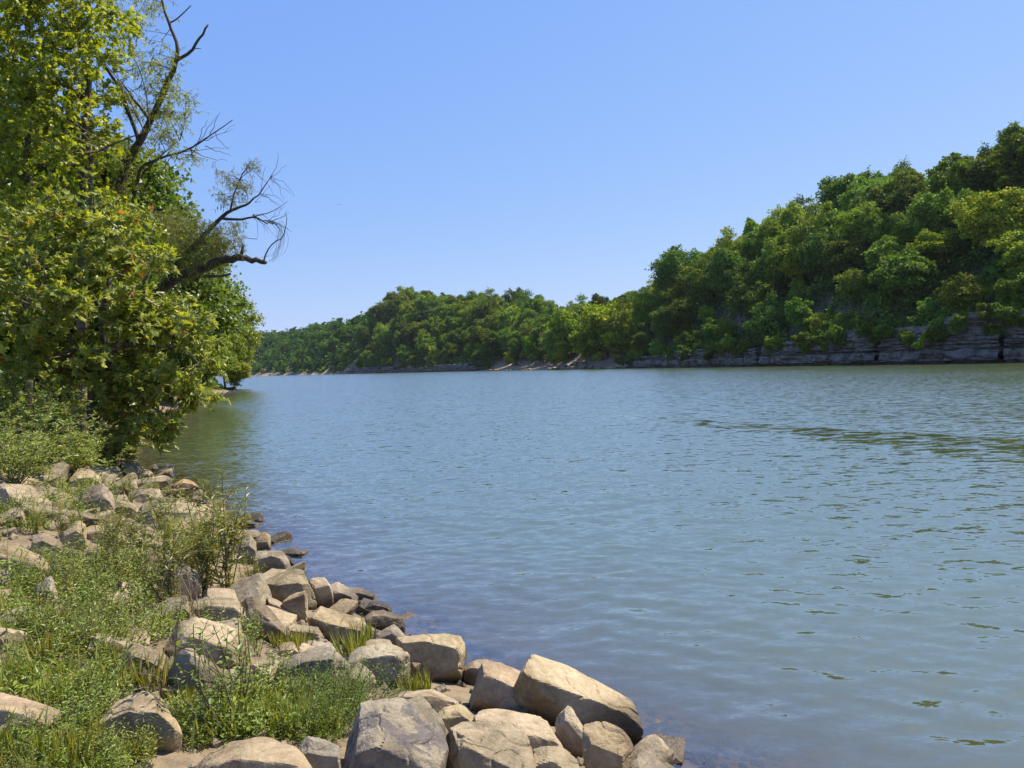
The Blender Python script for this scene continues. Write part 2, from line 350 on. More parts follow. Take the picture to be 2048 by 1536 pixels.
for k in range(len(RS)):
    x_, Y_ = _q[k]; col = project([x_, Y_, 20])[0] if Y_ > 20 else 2500
    col = min(max(col, 200), 2500); ys = np.interp(col, SKY_X, SKY_Y)
    r_ = rays(col, ys); zt = CAM[2] + r_[2] / math.hypot(r_[0], r_[1]) * math.hypot(x_, Y_)
    RZ.append(max(zt - 14.0, RC[k] + 6) if Y_ > 20 else 52)
RZ = np.array(RZ)
def height(x, y):
    x = np.asarray(x, float); y = np.asarray(y, float); sh = x.shape; x = x.ravel(); y = y.ravel()
    dl, _ = poly_dist(x, y, LS); dr, s = poly_dist(x, y, RS); dr = -dr
    nz = fbm(np.c_[x * .5, y * .5, x * 0], 3, 4); nb = fbm(np.c_[x * .02, y * .02, x * 0], 9, 3)
    zl = np.interp(dl, [-40, -12, -3, 0, 1.2, 3, 5, 10, 30, 120], [-4, -3, -1.0, -.06, .22, .78, 1.22, 1.9, 3.2, 6]) + nz * np.clip(.02 + np.abs(dl) * .02, 0, .12)
    k = np.clip(s, 0, len(RS) - 1); hc = np.interp(k, range(len(RS)), RC); tr = np.interp(k, range(len(RS)), RT); zr = np.interp(k, range(len(RS)), RZ)
    u = np.clip((dr - 8) / tr, 0, 1.0)
    flat = smooth((3.0 - hc) / 2.2)                          # low shores have a beach before the slope
    u = np.where(flat > 0, np.clip((dr - 4 - 12 * flat) / tr, 0, 1), u)
    zsl = hc * smooth((dr - np.where(hc > 2, 7.5, .2)) / np.where(hc > 2, 3, 14)) - np.where((hc > 2) & (dr < 7.5), 1.0, 0) + (zr - hc) * (1 - (1 - u) ** 2.0) + np.maximum(dr - tr, 0) * .04 + nb * 2.5 * u
    zrr = np.where(dr > 0, zsl, np.interp(dr, [-40, -5, 0], [-4, -2, -.4]))
    z = np.maximum(zl, zrr)
    return z.reshape(sh), dl.reshape(sh), dr.reshape(sh), s.reshape(sh)
def foot_z(x, y):
    z, dl, dr, s_ = height(np.atleast_1d(x), np.atleast_1d(y)); hc = np.interp(s_, range(len(RS)), RC); return np.where(dr > -1, np.maximum(z, np.where(hc > 2, hc * .82, z)), z)
def ground_z(x, y): return height(np.atleast_1d(x), np.atleast_1d(y))[0]
def hit(px, py):
    """where the pixels' rays meet the bank"""
    px = np.atleast_1d(np.asarray(px, float)); py = np.atleast_1d(np.asarray(py, float)); d = rays(px, py)
    d = d / d[:, 1:2]; Y = np.geomspace(1.2, 160, 260); t = np.full(len(px), 160.0); done = np.zeros(len(px), bool)
    P = CAM + d[:, None] * Y[None, :, None]; z = np.maximum(height(P[..., 0], P[..., 1])[0], 0.0)
    below = P[..., 2] < z
    k = np.argmax(below, 1); k = np.where(below.any(1), k, len(Y) - 1); i = np.arange(len(px)); k0 = np.maximum(k - 1, 0)
    g0 = P[i, k0, 2] - z[i, k0]; g1 = P[i, k, 2] - z[i, k]; f = np.clip(g0 / np.where(np.abs(g0 - g1) < 1e-9, 1, g0 - g1), 0, 1)
    return CAM + d * (Y[k0] + f * (Y[k] - Y[k0]))[:, None]

def graded(lo, hi, d0, centre0, centre1, growth, dmax):
    o = list(np.arange(centre0, centre1, d0)); d = d0; x = o[-1]
    while x < hi: d = min(d * growth, dmax); x += d; o.append(x)
    d = d0; x = o[0]; left = []
    while x > lo: d = min(d * growth, dmax); x -= d; left.append(x)
    return np.array(left[::-1] + o)
GX = graded(-1600, 1400, .16, -9, 4, 1.05, 60); GY = graded(-250, 3200, .16, 2, 15, 1.045, 60)
XX, YY = np.meshgrid(GX, GY); ZZ, DL, DR, SS = height(XX, YY)
nx, ny = len(GX), len(GY)
I = (np.arange(ny - 1)[:, None] * nx + np.arange(nx - 1)[None]).ravel()
GF = np.stack([I, I + 1, I + nx + 1, I + nx], -1)
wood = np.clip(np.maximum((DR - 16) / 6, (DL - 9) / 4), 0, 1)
_hc = np.interp(SS, range(len(RS)), RC); sand = np.where((_hc < 2.2) & (DR > -2), np.clip(1 - (DR - 12) / 8, 0, 1), 0)
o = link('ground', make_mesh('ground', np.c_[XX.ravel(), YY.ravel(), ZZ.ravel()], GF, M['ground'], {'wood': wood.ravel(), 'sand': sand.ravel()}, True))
tag(o, 'brown soil of the river banks and wooded hills', 'ground', kind='structure')
# the river surface: a real wave field where it can be seen wave by wave
WX = graded(-1600, 1400, .065, -5, 7, 1.045, 60); WY = graded(-40, 3200, .045, 3.4, 9.5, 1.028, 60); WXX, WYY = np.meshgrid(WX, WY); sh_ = WXX.shape
DXs = np.broadcast_to(np.gradient(WX)[None], sh_); DYs = np.broadcast_to(np.gradient(WY)[:, None], sh_)
wz, wdl, _, _ = height(WXX, WYY); dv = WAKE_B - WAKE_A; wl = float(np.linalg.norm(dv)); dv = dv / wl; nvw = np.array([-dv[1], dv[0]])
wob = fbm(np.c_[WXX.ravel() * .35, WYY.ravel() * .35, WXX.ravel() * 0], 61, 3).reshape(sh_); brk = fbm(np.c_[WXX.ravel() * .9, WYY.ravel() * 2.2, WXX.ravel() * 0], 67, 3).reshape(sh_)
pr = (WXX - WAKE_A[0]) * nvw[0] + (WYY - WAKE_A[1]) * nvw[1] + .5 * wob; al_ = ((WXX - WAKE_A[0]) * dv[0] + (WYY - WAKE_A[1]) * dv[1]) / wl
slick = smooth(((.9 + 1.5 * np.clip(al_, 0, 1.3)) - np.abs(pr)) / .7) * smooth((al_ + .06) / .20) * np.clip(.85 + .9 * brk, 0, 1); calm = 1 - .93 * slick
shore = smooth((-wdl) / 1.6) * .6 + .4                       # waves lie down against the rocks
wz_ = np.zeros(sh_); tot = 0.0; kept = np.zeros(sh_); rw = np.random.default_rng(4); gustw = 1 + .45 * fbm(np.c_[WXX.ravel() * .11, WYY.ravel() * .11, WXX.ravel() * 0], 71, 3).reshape(sh_)
for i in range(34):
    lam = .12 * (.85 / .12) ** (i / 33.); k_ = 2 * math.pi / lam; th = math.radians(-98) + rw.normal(0, .75); kx, ky = k_ * math.cos(th), k_ * math.sin(th); slope = .066 if lam < .30 else (.032 if lam < .5 else .014)
    att = np.clip((2.0 - np.maximum(abs(kx) * DXs, abs(ky) * DYs)) / 1.2, 0, 1); ph = rw.uniform(0, 6.28); env = .6 + .8 * np.clip(.5 + np.sin((kx * .13 + .4 * i) * WXX + ky * .11 * WYY + i) * .5, 0, 1)
    if lam > .5: env = env * (1 - .45 * slick) / calm
    wz_ += att * env * slope / k_ * np.sin(kx * WXX + ky * WYY + ph); tot += slope ** 2; kept += att ** 2 * slope ** 2
amp = calm * gustw * shore; wz_ *= amp; fine_ = 1 - kept / tot; nxw, nyw = len(WX), len(WY)
I = (np.arange(nyw - 1)[:, None] * nxw + np.arange(nxw - 1)[None]).ravel(); WF = np.stack([I, I + 1, I + nxw + 1, I + nxw], -1)
WF = WF[(wz.ravel()[WF].min(1) < .25)]                          # no sheet under the dry land
o = link('water', make_mesh('water', np.c_[WXX.ravel(), WYY.ravel(), wz_.ravel()], WF, M['water'], {'depth': np.clip(-wz, 0, 4).ravel(), 'calm': calm.ravel(), 'fine': fine_.ravel()}, True))
tag(o, 'wide rippled blue green river water', 'river', kind='structure')

# ------------------------------------------------------------------ limestone cliff at the water's edge: beds cut by fissures
def along(s):
    k = int(min(max(math.floor(s), 0), len(RS) - 2)); f = s - k
    return RS[k] * (1 - f) + RS[k + 1] * f, unit(RNORM[k] * (1 - f) + RNORM[k + 1] * f)
def bed_mesh(s0, s1, z0, z1, inset, depth, seed, step):
    """one bed of rock: a long block following the shore with a broken front"""
    a, _ = along(s0); b, _ = along(s1); n = max(int(np.linalg.norm(b - a) / step), 3); m_ = max(int((z1 - z0) / step * 1.6), 3)
    S = np.linspace(s0, s1, n); front = []
    for k, s in enumerate(S):
        p, nr = along(s); col = []
        for j in range(m_ + 1):
            v = j / m_; z = z0 + (z1 - z0) * v
            ro = .10 * (abs(2 * v - 1) ** 6) + (.25 if k in (0, n - 1) else 0)
            q = p + nr * (inset + ro); col.append((q[0], q[1], z))
        front.append(col)
    Fr = np.array(front); flat = Fr.reshape(-1, 3)
    dsp = .65 * fbm(flat * np.array([.30, .30, .8]), seed, 4) + .14 * fbm(flat * np.array([1.2, 1.2, 4.0]), seed + 9, 3)
    nr = np.array([along(s)[1] for s in S]); N3 = np.repeat(np.c_[nr, np.zeros(n)], m_ + 1, 0)
    topw = .18 * fbm(np.c_[flat[:, :2] * .5, flat[:, 2] * 0], seed + 4, 3)
    flat = flat + N3 * dsp[:, None]; jj = np.tile(np.arange(m_ + 1), n); flat[:, 2] += np.where(jj == m_, topw, 0)
    back_t = flat[jj == m_] + np.c_[nr, np.zeros(n)] * depth; back_b = flat[jj == 0] + np.c_[nr, np.zeros(n)] * depth
    V = np.concatenate([flat, back_t, back_b]); F = []
    for k in range(n - 1):
        for j in range(m_):
            i = k * (m_ + 1) + j; F.append((i, i + 1, i + m_ + 2, i + m_ + 1))
        t0 = k * (m_ + 1) + m_; B = n * (m_ + 1)
        F.append((t0, B + k, B + k + 1, t0 + m_ + 1)); F.append((k * (m_ + 1), (k + 1) * (m_ + 1), B + n + k + 1, B + n + k))
    for k in (0, n - 1):
        B = n * (m_ + 1)
        for j in range(m_):
            i = k * (m_ + 1) + j; F.append((i, i + 1, B + k, B + n + k) if j == m_ - 1 else (i, i + 1, B + n + k, B + n + k)[:3] + (B + n + k,))
    F = [f for f in F if len(set(f)) == 4]
    return make_mesh('rock_bed', V, np.array(F), M['cliff'], None, False)
def cliff(name, s0, s1, hfun, label, cuts, step, seed, notch=True):
    e = link(name, None); tag(e, label, 'cliff'); r = random.Random(seed)
    S = [s0] + sorted(s0 + (s1 - s0) * (k + r.uniform(-.42, .42)) / cuts for k in range(1, cuts)) + [s1]
    lv = [.56]; ins = []                                       # bedding planes run through the whole cliff
    while lv[-1] < 12: lv.append(lv[-1] + r.choice((.3, .45, .5, .8, 1.3, 1.7)))
    ins = [r.uniform(-.14, .18) + .08 * k for k in range(len(lv))]
    for a, b in zip(S[:-1], S[1:]):
        b2 = b - (b - a) * r.choice((.004, .006, .03, .06)); off = r.uniform(-.3, .3)
        link('rock_bed', bed_mesh(a, b2, -.8, .55, r.uniform(.9, 1.5), 3, r.randrange(999), step), e)     # undercut by the river
        H = hfun((a + b) / 2) * r.uniform(.75, 1.2)
        for k in range(len(lv) - 1):
            if lv[k] > H - .15: break
            last = lv[k + 1] > H - .15
            aa, bb = (a + (b2 - a) * r.uniform(0, .25), b2 - (b2 - a) * r.uniform(0, .25)) if last and r.random() < .7 else (a, b2)
            link('rock_bed', bed_mesh(aa, bb, lv[k], lv[k + 1] - r.uniform(.04, .12), ins[k] + off + r.uniform(-.12, .12), 12, r.randrange(9999), step), e)
    return e
hf = lambda s: float(np.interp(s, range(len(RC)), RC))
cliff('limestone_cliff', 2.0, 7.05, hf, 'grey limestone cliff of layered beds rising from the river under the wooded bluff', 9, .7, 5)
cliff('limestone_cliff', 10.75, 13.3, hf, 'low dark limestone ledge running along the river under the distant hill', 7, 2.2, 8)

# ------------------------------------------------------------------ woods: tree models for the far bank
def crown_mesh(name, H, rx, rz, lobes, per, size, mat, seed, droop=0.0):
    r = np.random.default_rng(seed); c = np.array([0, 0, H * .52]); P, Nn = [], []
    lob = unit(r.normal(size=(5, 3)))                          # a few leading limbs make the outline uneven
    for k in range(int(lobes * 1.5)):
        d = unit(r.normal(size=3)); d[2] = d[2] * .95 + .08; q = r.uniform(.25, 1.0) ** .55
        reach = .72 + .42 * max(0.0, float((lob @ d).max()) - .55) / .45 * r.uniform(.3, 1)
        lc = c + d * np.array([rx, rx, rz]) * q * reach; lr = r.uniform(.13, .32) * rx * (1.2 - .35 * q)
        n = int(per * (lr / (.24 * rx)) ** 1.6 * r.uniform(.6, 1.2)); u = unit(r.normal(size=(n, 3))); u[:, 2] = np.where(u[:, 2] < -.45, -u[:, 2], u[:, 2])
        rad = lr * r.uniform(.15, 1.15, n) ** .45 * (1 + .5 * vnoise(u * 2.6 + k * 7, seed) + .25 * vnoise(u * 6 + k * 3, seed + 2))
        sq = np.array([1.25, 1.25, .8]) if k % 3 else np.array([.9, .9, 1.2]); p = lc + u * rad[:, None] * sq; P.append(p); Nn.append(u)
    P = np.concatenate(P); U = np.concatenate(Nn); n = len(P)
    nrm = unit(U * .7 + r.normal(size=(n, 3)) * .55 + np.array([0, 0, .45])); tip = unit(r.normal(size=(n, 3)) + U * .8 + np.array([0, 0, -.3 - droop]))
    V, F = place(CLUMP, P, tip, nrm, r.uniform(.6, 1.4, n) * size)
    rnd = np.clip(r.normal(.45, .32, n), 0, .93)
    return make_mesh(name, V, F, mat, {'rnd': np.repeat(rnd, 4)})
def trunk_mesh(name, H, r0, mat, seed, forks=5):
    r = np.random.default_rng(seed); top = np.array([r.normal(0, .04 * H), r.normal(0, .04 * H), H * .8])
    parts = [tube(spline([np.array([0, 0, -.6]), np.array([0, 0, H * .3]) + r.normal(0, .02 * H, 3), top], 7), np.linspace(r0, r0 * .25, 7), 6)]
    for k in range(forks):
        z = r.uniform(.28, .6) * H; a = r.uniform(0, 6.28); L = r.uniform(.2, .36) * H
        p0 = np.array([0, 0, z]) + top * np.array([1, 1, 0]) * z / H; p2 = p0 + np.array([math.cos(a) * L, math.sin(a) * L, L * .75])
        parts.append(tube(spline([p0, (p0 + p2) / 2 + np.array([0, 0, .06 * H]), p2], 5), np.linspace(r0 * .45, r0 * .12, 5), 5))
    V, F = join(parts); return make_mesh(name, V, F, mat, None, True)
HILL = []          # (crown mesh, trunk mesh)
for k, (rx, rz, lb) in enumerate(((.38, .50, 38), (.44, .46, 42), (.32, .52, 32), (.47, .48, 46), (.36, .52, 38), (.40, .50, 42), (.28, .52, 28), (.45, .52, 48))):
    H = 12.0
    HILL.append((crown_mesh('crown', H, rx * H, rz * H, lb, 270, .40, M['leaf_hill'], 40 + k), trunk_mesh('trunk', H, .22, M['bark_pale'], 60 + k)))
def add_tree(name, models, k, loc, sc, rot, col, label, group=None, squash=1.0, tilt=(0, 0)):
    e = link(name, None, None, loc); e.scale = (sc, sc, sc * squash); e.rotation_euler = (tilt[0], tilt[1], rot)
    t_ = link('trunk', models[k][1], e); c_ = link('crown', models[k][0], e); c_.color = (*col, 1)
    tag(e, label, 'tree', group); return e
def tint(r, yellow=0.0, bright=1.0):
    b = bright * r.uniform(.6, 1.3); y = yellow + r.uniform(-.12, .22)
    return (b * (1 + 1.1 * y), b * (1 + .35 * y), b * (1 - .35 * y) * r.uniform(.8, 1.3))
r = random.Random(11)
CAND = []
def scatter(s_lo, s_hi, spacing, tmax, t0=2.5):
    L = 0; S = np.linspace(s_lo, s_hi, 4000); pts = np.array([along(s)[0] for s in S]); seg = np.r_[0, np.cumsum(np.linalg.norm(np.diff(pts, axis=0), axis=1))]
    got = []
    tries = int(seg[-1] * tmax / spacing ** 2 * 14)
    for _ in range(tries):
        s = float(np.interp(r.uniform(0, seg[-1]), seg, S)); t_ = t0 + (tmax - t0) * r.random() ** .9
        p, n_ = along(s); q = p + n_ * t_
        if all((q[0] - g[0]) ** 2 + (q[1] - g[1]) ** 2 > spacing ** 2 for g in got): got.append((q[0], q[1], s, t_))
    return got
BANDS = [(1.6, 7.1, 7.9, 88, 'bluff'), (7.1, 10.5, 10.5, 85, 'spit'), (10.5, 13.6, 11.5, 84, 'hill')]
COUNT = {}
for s0, s1, sp, tm, zone in BANDS:
    pts = scatter(s0, s1, sp, tm, 3.0 if zone != 'spit' else 13)
    COUNT[zone] = len(pts)
    for (x, y, s, t_) in pts:
        z = float(foot_z(x, y)[0]); px, py = project([x, y, z + 8])
        if px > 2250 or px < 440: continue
        row = t_ < 9; H = r.uniform(10.5, 20) * (.95 if zone == 'bluff' else 1.1); sc = H / 12 * (.72 if row else 1)
        yel = r.choice((0, 0, 0, .1, .25, .45)); br = r.uniform(.75, 1.3)
        tone = 'yellow green' if yel > .3 else ('dark green' if br < .95 else 'mid green')
        kk = r.randrange(8); form = {2: 'narrow', 6: 'narrow', 1: 'broad', 3: 'broad', 7: 'broad'}.get(kk, 'rounded')
        if zone == 'bluff':
            where = 'tall end' if s < 4.1 else ('middle' if s < 5.5 else 'low end')
            place_ = f'at the brink of the {where} of the limestone cliff' if row else f"{'low' if t_ < 28 else ('halfway up' if t_ < 55 else 'high')} on the bluff above the {where} of the cliff"
        elif zone == 'spit': place_ = f"{'at the front of' if t_ < 30 else ('within' if t_ < 58 else 'at the top of')} the wood behind the sandy landing"
        else: place_ = f"{'low' if t_ < 30 else ('halfway up' if t_ < 58 else 'high')} on the hill above the dark ledge"
        add_tree('broadleaf_tree', HILL, kk, (x, y, z - .3), sc * (1.15 if zone == 'hill' else 1), r.uniform(0, 6.28), tint(r, yel, br),
                 f'{tone} {form} tree {place_}', f'{tone} {form} trees {place_}', r.uniform(.85, 1.15))
print('HILL TREES', COUNT)
def hill_tree_at(px, py_top, s, t_, H, k, col, label, wide=1.0):
    """a tree singled out in the photograph: its column, its top row, and the place on the slope"""
    Ys = np.geomspace(120, 900, 400); T = at(np.full(400, px), np.full(400, py_top), Ys); gz = ground_z(T[:, 0], T[:, 1])
    dr_ = height(T[:, 0], T[:, 1])[2]; md = 2.5 if px > 1245 or px < 1000 else 12; ok_ = (T[:, 2] - gz < H) & (dr_ > md); k_ = np.argmax(ok_) if ok_.any() else int(np.argmin(np.where(dr_ > md, T[:, 2] - gz, 1e9))); top = T[k_]; Y = Ys[k_]; z0 = gz[k_]; sc = min(max(top[2] - z0, .6 * H), 1.75 * H) / 12
    return add_tree('broadleaf_tree', HILL, k, (top[0], Y, z0 - .3), sc * wide, 1.3 * k, col, label, None, 1 / wide)
hill_tree_at(1350, 490, 6.0, 58, 14, 1, (.85, .95, .95), 'round dark green oak tree standing proud on the falling skyline of the bluff', 1.15)
hill_tree_at(1700, 337, 4.4, 74, 14, 3, (.8, .85, .9), 'wide dark tree rising above its neighbours on the ridge of the bluff', 1.2)
hill_tree_at(1510, 440, 5.4, 66, 14, 2, (.85, 1, .8), 'narrow tree crown poking above the skyline midway down the bluff')
hill_tree_at(1060, 585, 9.4, 34, 24, 7, (.75, .95, .95), 'tall dark green tree with open sky gaps on the hill behind the landing', 1.1)
hill_tree_at(1205, 600, 8.2, 16, 27, 5, (2.0, 1.55, .6), 'big yellow green tree on the point beside the rock pile', 1.25)
hill_tree_at(1130, 618, 8.8, 18, 26, 4, (1.7, 1.45, .7), 'tall light green tree behind the sandy landing with a leaning top')
hill_tree_at(1170, 640, 8.5, 11, 22, 2, (1.9, 1.5, .6), 'light green tree with pale trunks at the back of the rock pile', 1.2)
hill_tree_at(1240, 625, 7.6, 8, 21, 0, (2.0, 1.5, .6), 'yellow green tree leaning out where the cliff meets the point', 1.1)
hill_tree_at(1068, 666, 9.25, 9, 19, 5, (1.25, 1.25, .75), 'round bushy tree growing on the sandy landing', 1.05)
hill_tree_at(963, 678, 10.3, 6, 15, 6, (2.1, 1.6, .5), 'bright yellow green sapling above the low ledge by the landing', 1.2)
hill_tree_at(1016, 698, 9.75, 6, 11, 6, (1.9, 1.55, .6), 'small yellow green conical sapling on the landing', 1.0)
hill_tree_at(1120, 686, 8.95, 9, 12, 0, (2.0, 1.6, .55), 'small yellow green tree at the edge of the sandy landing', 1.0)
hill_tree_at(1570, 490, 5.0, 38, 12, 3, (2.3, 1.6, .4), 'yellow crowned tree shining among dark trees on the bluff', 1.25)
hill_tree_at(880, 587, 10.9, 74, 14, 6, (.8, .9, .9), 'lone round tree breaking the ridge line of the distant hill', 1.3)

# bushes and saplings filling the slopes beneath the trees
def undergrowth(name, s0, s1, tmax, n, size, hgt, label, t0=2.2, col=(.62, .70, .66)):  # darker default tint puts the shade beneath the trees into the leaf colour
    S = rng.uniform(s0, s1, n); T = t0 + (tmax - t0) * rng.random(n); k = np.floor(S).astype(int); f = (S - k)[:, None]
    p = RS[k] * (1 - f) + RS[k + 1] * f + (RNORM[k] * (1 - f) + RNORM[k + 1] * f) * T[:, None]
    q = np.c_[p, p[:, 0] * 0]; lump = np.clip(.45 + .75 * fbm(np.c_[q[:, :2] * .22, q[:, 2]], 31, 3), .05, 1.3)
    z = foot_z(p[:, 0], p[:, 1]) + hgt * lump * rng.random(n) ** .55
    P = np.c_[p, z]; V, F = place(CLUMP, P, unit(rdir(n) + np.array([0, 0, -.3])), unit(rdir(n) * .7 + np.array([-.2, -.1, .7])), rng.uniform(.6, 1.4, n) * size)
    rn = np.clip(.45 + .35 * fbm(np.c_[q[:, :2] * .1, q[:, 2]], 77, 3) + rng.normal(0, .12, n), 0, .93)
    o = link(name, make_mesh(name, V, F, M['leaf_hill'], {'rnd': np.repeat(rn, 4)})); tag(o, label, 'undergrowth', kind='stuff'); o.color = (*col, 1)
undergrowth('undergrowth', 1.9, 7.2, 95, 105000, .8, 5.5, 'tangled dark undergrowth of the bluff beneath its trees')
undergrowth('undergrowth', 7.2, 13.6, 85, 50000, 1.3, 6.5, 'undergrowth of the wooded hill behind the sandy landing', 19)
undergrowth('undergrowth', 10.6, 13.6, 40, 22000, 1.3, 6.5, 'undergrowth crowding the low ledge under the distant hill', 4)
undergrowth('undergrowth', 13.4, 16.6, 110, 30000, 2.6, 10, 'undergrowth of the far wood where the river bends away', 9, (.55, .66, .7))  # darker, bluish tint paints distance haze into the far leaves

# scrub and creeper along the brink of the cliff
BUSH = [(crown_mesh('crown', 4.0, 1.9, 1.5, 14, 220, .26, M['leaf_hill'], 80 + k, .6), trunk_mesh('trunk', 4.0, .06, M['bark'], 90 + k, 3)) for k in range(3)]
pts = []
for _ in range(110):
    s = r.uniform(2.3, 7.2); p, n_ = along(s); t_ = r.uniform(-.9, 2.6); q = p + n_ * t_
    z = float(foot_z(q[0], q[1])[0]) - r.uniform(.3, 3.4); br = r.uniform(.7, 1.3)
    tone = 'dark' if br < 1 else 'light green'
    e = add_tree('shrub', BUSH, r.randrange(3), (q[0], q[1], z), r.uniform(.7, 1.3), r.uniform(0, 6.28), tint(r, .1, br), f"{tone} shrub hanging over the {'tall end' if s < 4.1 else ('middle' if s < 5.5 else 'low end')} of the limestone cliff{', lowest fringe' if t_ < .3 else ''}", f'{tone} shrubs along the cliff top', r.uniform(.8, 1.3))
    e['category'] = 'shrub'
for _ in range(34):
    s = r.uniform(7.6, 10.2) if r.random() < .6 else r.uniform(13.2, 15.2); p, n_ = along(s); t_ = r.uniform(13, 19) if s < 11 else r.uniform(8, 15); q = p + n_ * t_
    z = float(ground_z(q[0], q[1])[0]); far_ = s > 11
    e = add_tree('shrub', BUSH, r.randrange(3), (q[0], q[1], z), r.uniform(.7, 1.4) * (1.5 if far_ else 1), r.uniform(0, 6.28), tint(r, .45, 1.6),
                 'yellow green shrub on the far mud shore below the distant wood' if far_ else 'yellow green shrub at the back of the sandy landing', 'shrubs on the far mud shore' if far_ else 'shrubs behind the sandy landing')
    e['category'] = 'shrub'
# the leaning, creeper-clad tree that trails down over the cliff
e = link('leaning_tree', None); tag(e, 'pale green tree leaning over the cliff with creeper trailing down the rock', 'tree')
p0, n0 = along(4.05); base = np.array([p0[0] + n0[0] * 3, p0[1] + n0[1] * 3, 7.0]); D0 = base[1] - 2
pth = [at(1880, 668, D0), at(1905, 625, D0 - 1), at(1925, 595, D0 - 2), at(1930, 560, D0 - 1)]
V, F = tube(spline([at(1850, 690, D0 + 1)] + pth, 10), np.linspace(.22, .08, 10), 6); link('trunk', make_mesh('trunk', V, F, M['bark_pale'], None, True), e)
P = []
for (px, py, rx, n) in ((1835, 690, 1.1, 260), (1850, 676, 1.2, 320), (1868, 660, 1.4, 380), (1888, 642, 1.6, 420), (1900, 620, 1.8, 480), (1920, 598, 2.2, 560), (1940, 590, 1.7, 380), (1955, 575, 1.6, 300), (1925, 572, 1.9, 420), (1900, 590, 1.5, 300)):
    c0 = at(px, py, D0 - 1.5); P.append(c0 + rdir(n) * (rng.uniform(.2, 1, n) ** .5)[:, None] * rx * np.array([1, 1, .7]))
P = np.concatenate(P); n = len(P); V, F = place(CLUMP, P, unit(rdir(n) + np.array([0, -.3, -.5])), unit(rdir(n) * .6 + np.array([0, -.2, .8])), rng.uniform(.25, .5, n))
c_ = link('crown', make_mesh('crown', V, F, M['leaf_hill'], {'rnd': np.repeat(np.clip(rng.normal(.55, .2, n), 0, .9), 4)}), e); c_.color = (1.7, 1.5, .9, 1)

# the far wood beyond: one mass
VV, RR = [], []; FF = []; nv_ = 0
for (x, y, s, t_) in scatter(13.6, 17.6, 17, 100, 10):
    z = float(ground_z(x, y)[0]); me = HILL[r.randrange(8)][0]; H = r.uniform(15, 20) / 12
    if not 430 < project([x, y, z + 10])[0] < 760: continue
    V = np.empty(len(me.vertices) * 3, np.float32); me.vertices.foreach_get('co', V); V = V.reshape(-1, 4, 3)
    pick = rng.permutation(len(V))[:950]; V = V[pick]; c0 = V.mean(1, keepdims=True); V = (c0 + (V - c0) * 2.6).reshape(-1, 3) * H
    V = V + np.array([x, y, z - 1]); b = r.uniform(.1, .75); VV.append(V); RR.append(np.repeat(np.clip(rng.normal(b, .15, len(pick)), 0, .93), 4))
    q = np.arange(len(pick))[:, None] * 4; FF.append(np.concatenate([q + np.array([0, 3, 2]), q + np.array([0, 2, 1])]) + nv_); nv_ += len(V)
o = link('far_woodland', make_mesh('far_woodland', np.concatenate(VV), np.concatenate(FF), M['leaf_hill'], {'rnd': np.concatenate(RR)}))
tag(o, 'far off wood covering the hills where the river bends away', 'woodland', kind='stuff'); o.color = (.62, .75, .8, 1)  # distance haze put into the leaf colour as a bluer, darker tint

# ------------------------------------------------------------------ riprap: broken sandstone blocks
def ico(sub):
    b = bmesh.new(); bmesh.ops.create_icosphere(b, subdivisions=sub, radius=1)
    V = np.array([v.co[:] for v in b.verts]); F = np.array([[v.index for v in f.verts] for f in b.faces]); b.free(); return V, F
ICO = {k: ico(k) for k in (3, 4, 5, 6)}
def hull_planes(P):
    b = bmesh.new()
    for p in P: b.verts.new(p)
    res = bmesh.ops.convex_hull(b, input=b.verts[:]); bmesh.ops.recalc_face_normals(b, faces=b.faces[:])
    pl = []; c = P.mean(0)
    for f in b.faces:
        n_ = np.array(f.normal[:]); d = float(n_ @ np.array(f.verts[0].co[:]))
        if n_ @ c > d: n_, d = -n_, -d
        if np.linalg.norm(n_) > .5: pl.append((*n_, d))
    b.free(); return np.array(pl)
def rock_mesh(P, sub, seed, mat, rough=.030, soft=170, chips=8):
    """a broken block: the traced corners' hull, chipped by a few extra planes, edges worn, faces pitted"""
    r_ = np.random.default_rng(seed); c = (P.max(0) + P.min(0)) / 2 * .5 + P.mean(0) * .5; Q = P - c; pl = hull_planes(Q)
    size = np.ptp(Q, axis=0); ex = []
    for _ in range(chips):
        n_ = unit(r_.normal(size=3)); ex.append((*n_, float((Q @ n_).max()) * r_.uniform(.74, .94)))
    if ex: pl = np.concatenate([pl, ex])
    V0, F = ICO[sub]; D = unit(V0 * np.maximum(size, size.max() * .25)); den = D @ pl[:, :3].T; dd = np.maximum(pl[:, 3], .02 * size.max())
    inv = np.where(den > 1e-5, den / dd[None], 0.0); mxv = inv.max(1, keepdims=True)
    R = 1 / (mxv[:, 0] * ((inv / mxv) ** soft).sum(1) ** (1 / soft))
    V = D * R[:, None] * 1.05; s_ = size.max(); n1 = fbm(V / s_ * 3.1 + seed, seed, 5, .55); n2 = vnoise(V / s_ * np.array([3, 3, 11]) + seed, seed + 5)
    rid = 1 - np.abs(vnoise(V / s_ * 4.3 + 3 * seed, seed + 8)); crack = np.clip((rid - .93) / .07, 0, 1)
    V = V * (1 + rough * n1 + rough * .5 * n2 - rough * 1.6 * crack)[:, None]
    me = make_mesh('boulder', V, F, mat, None, True); me.set_sharp_from_angle(angle=math.radians(24)); return me, c
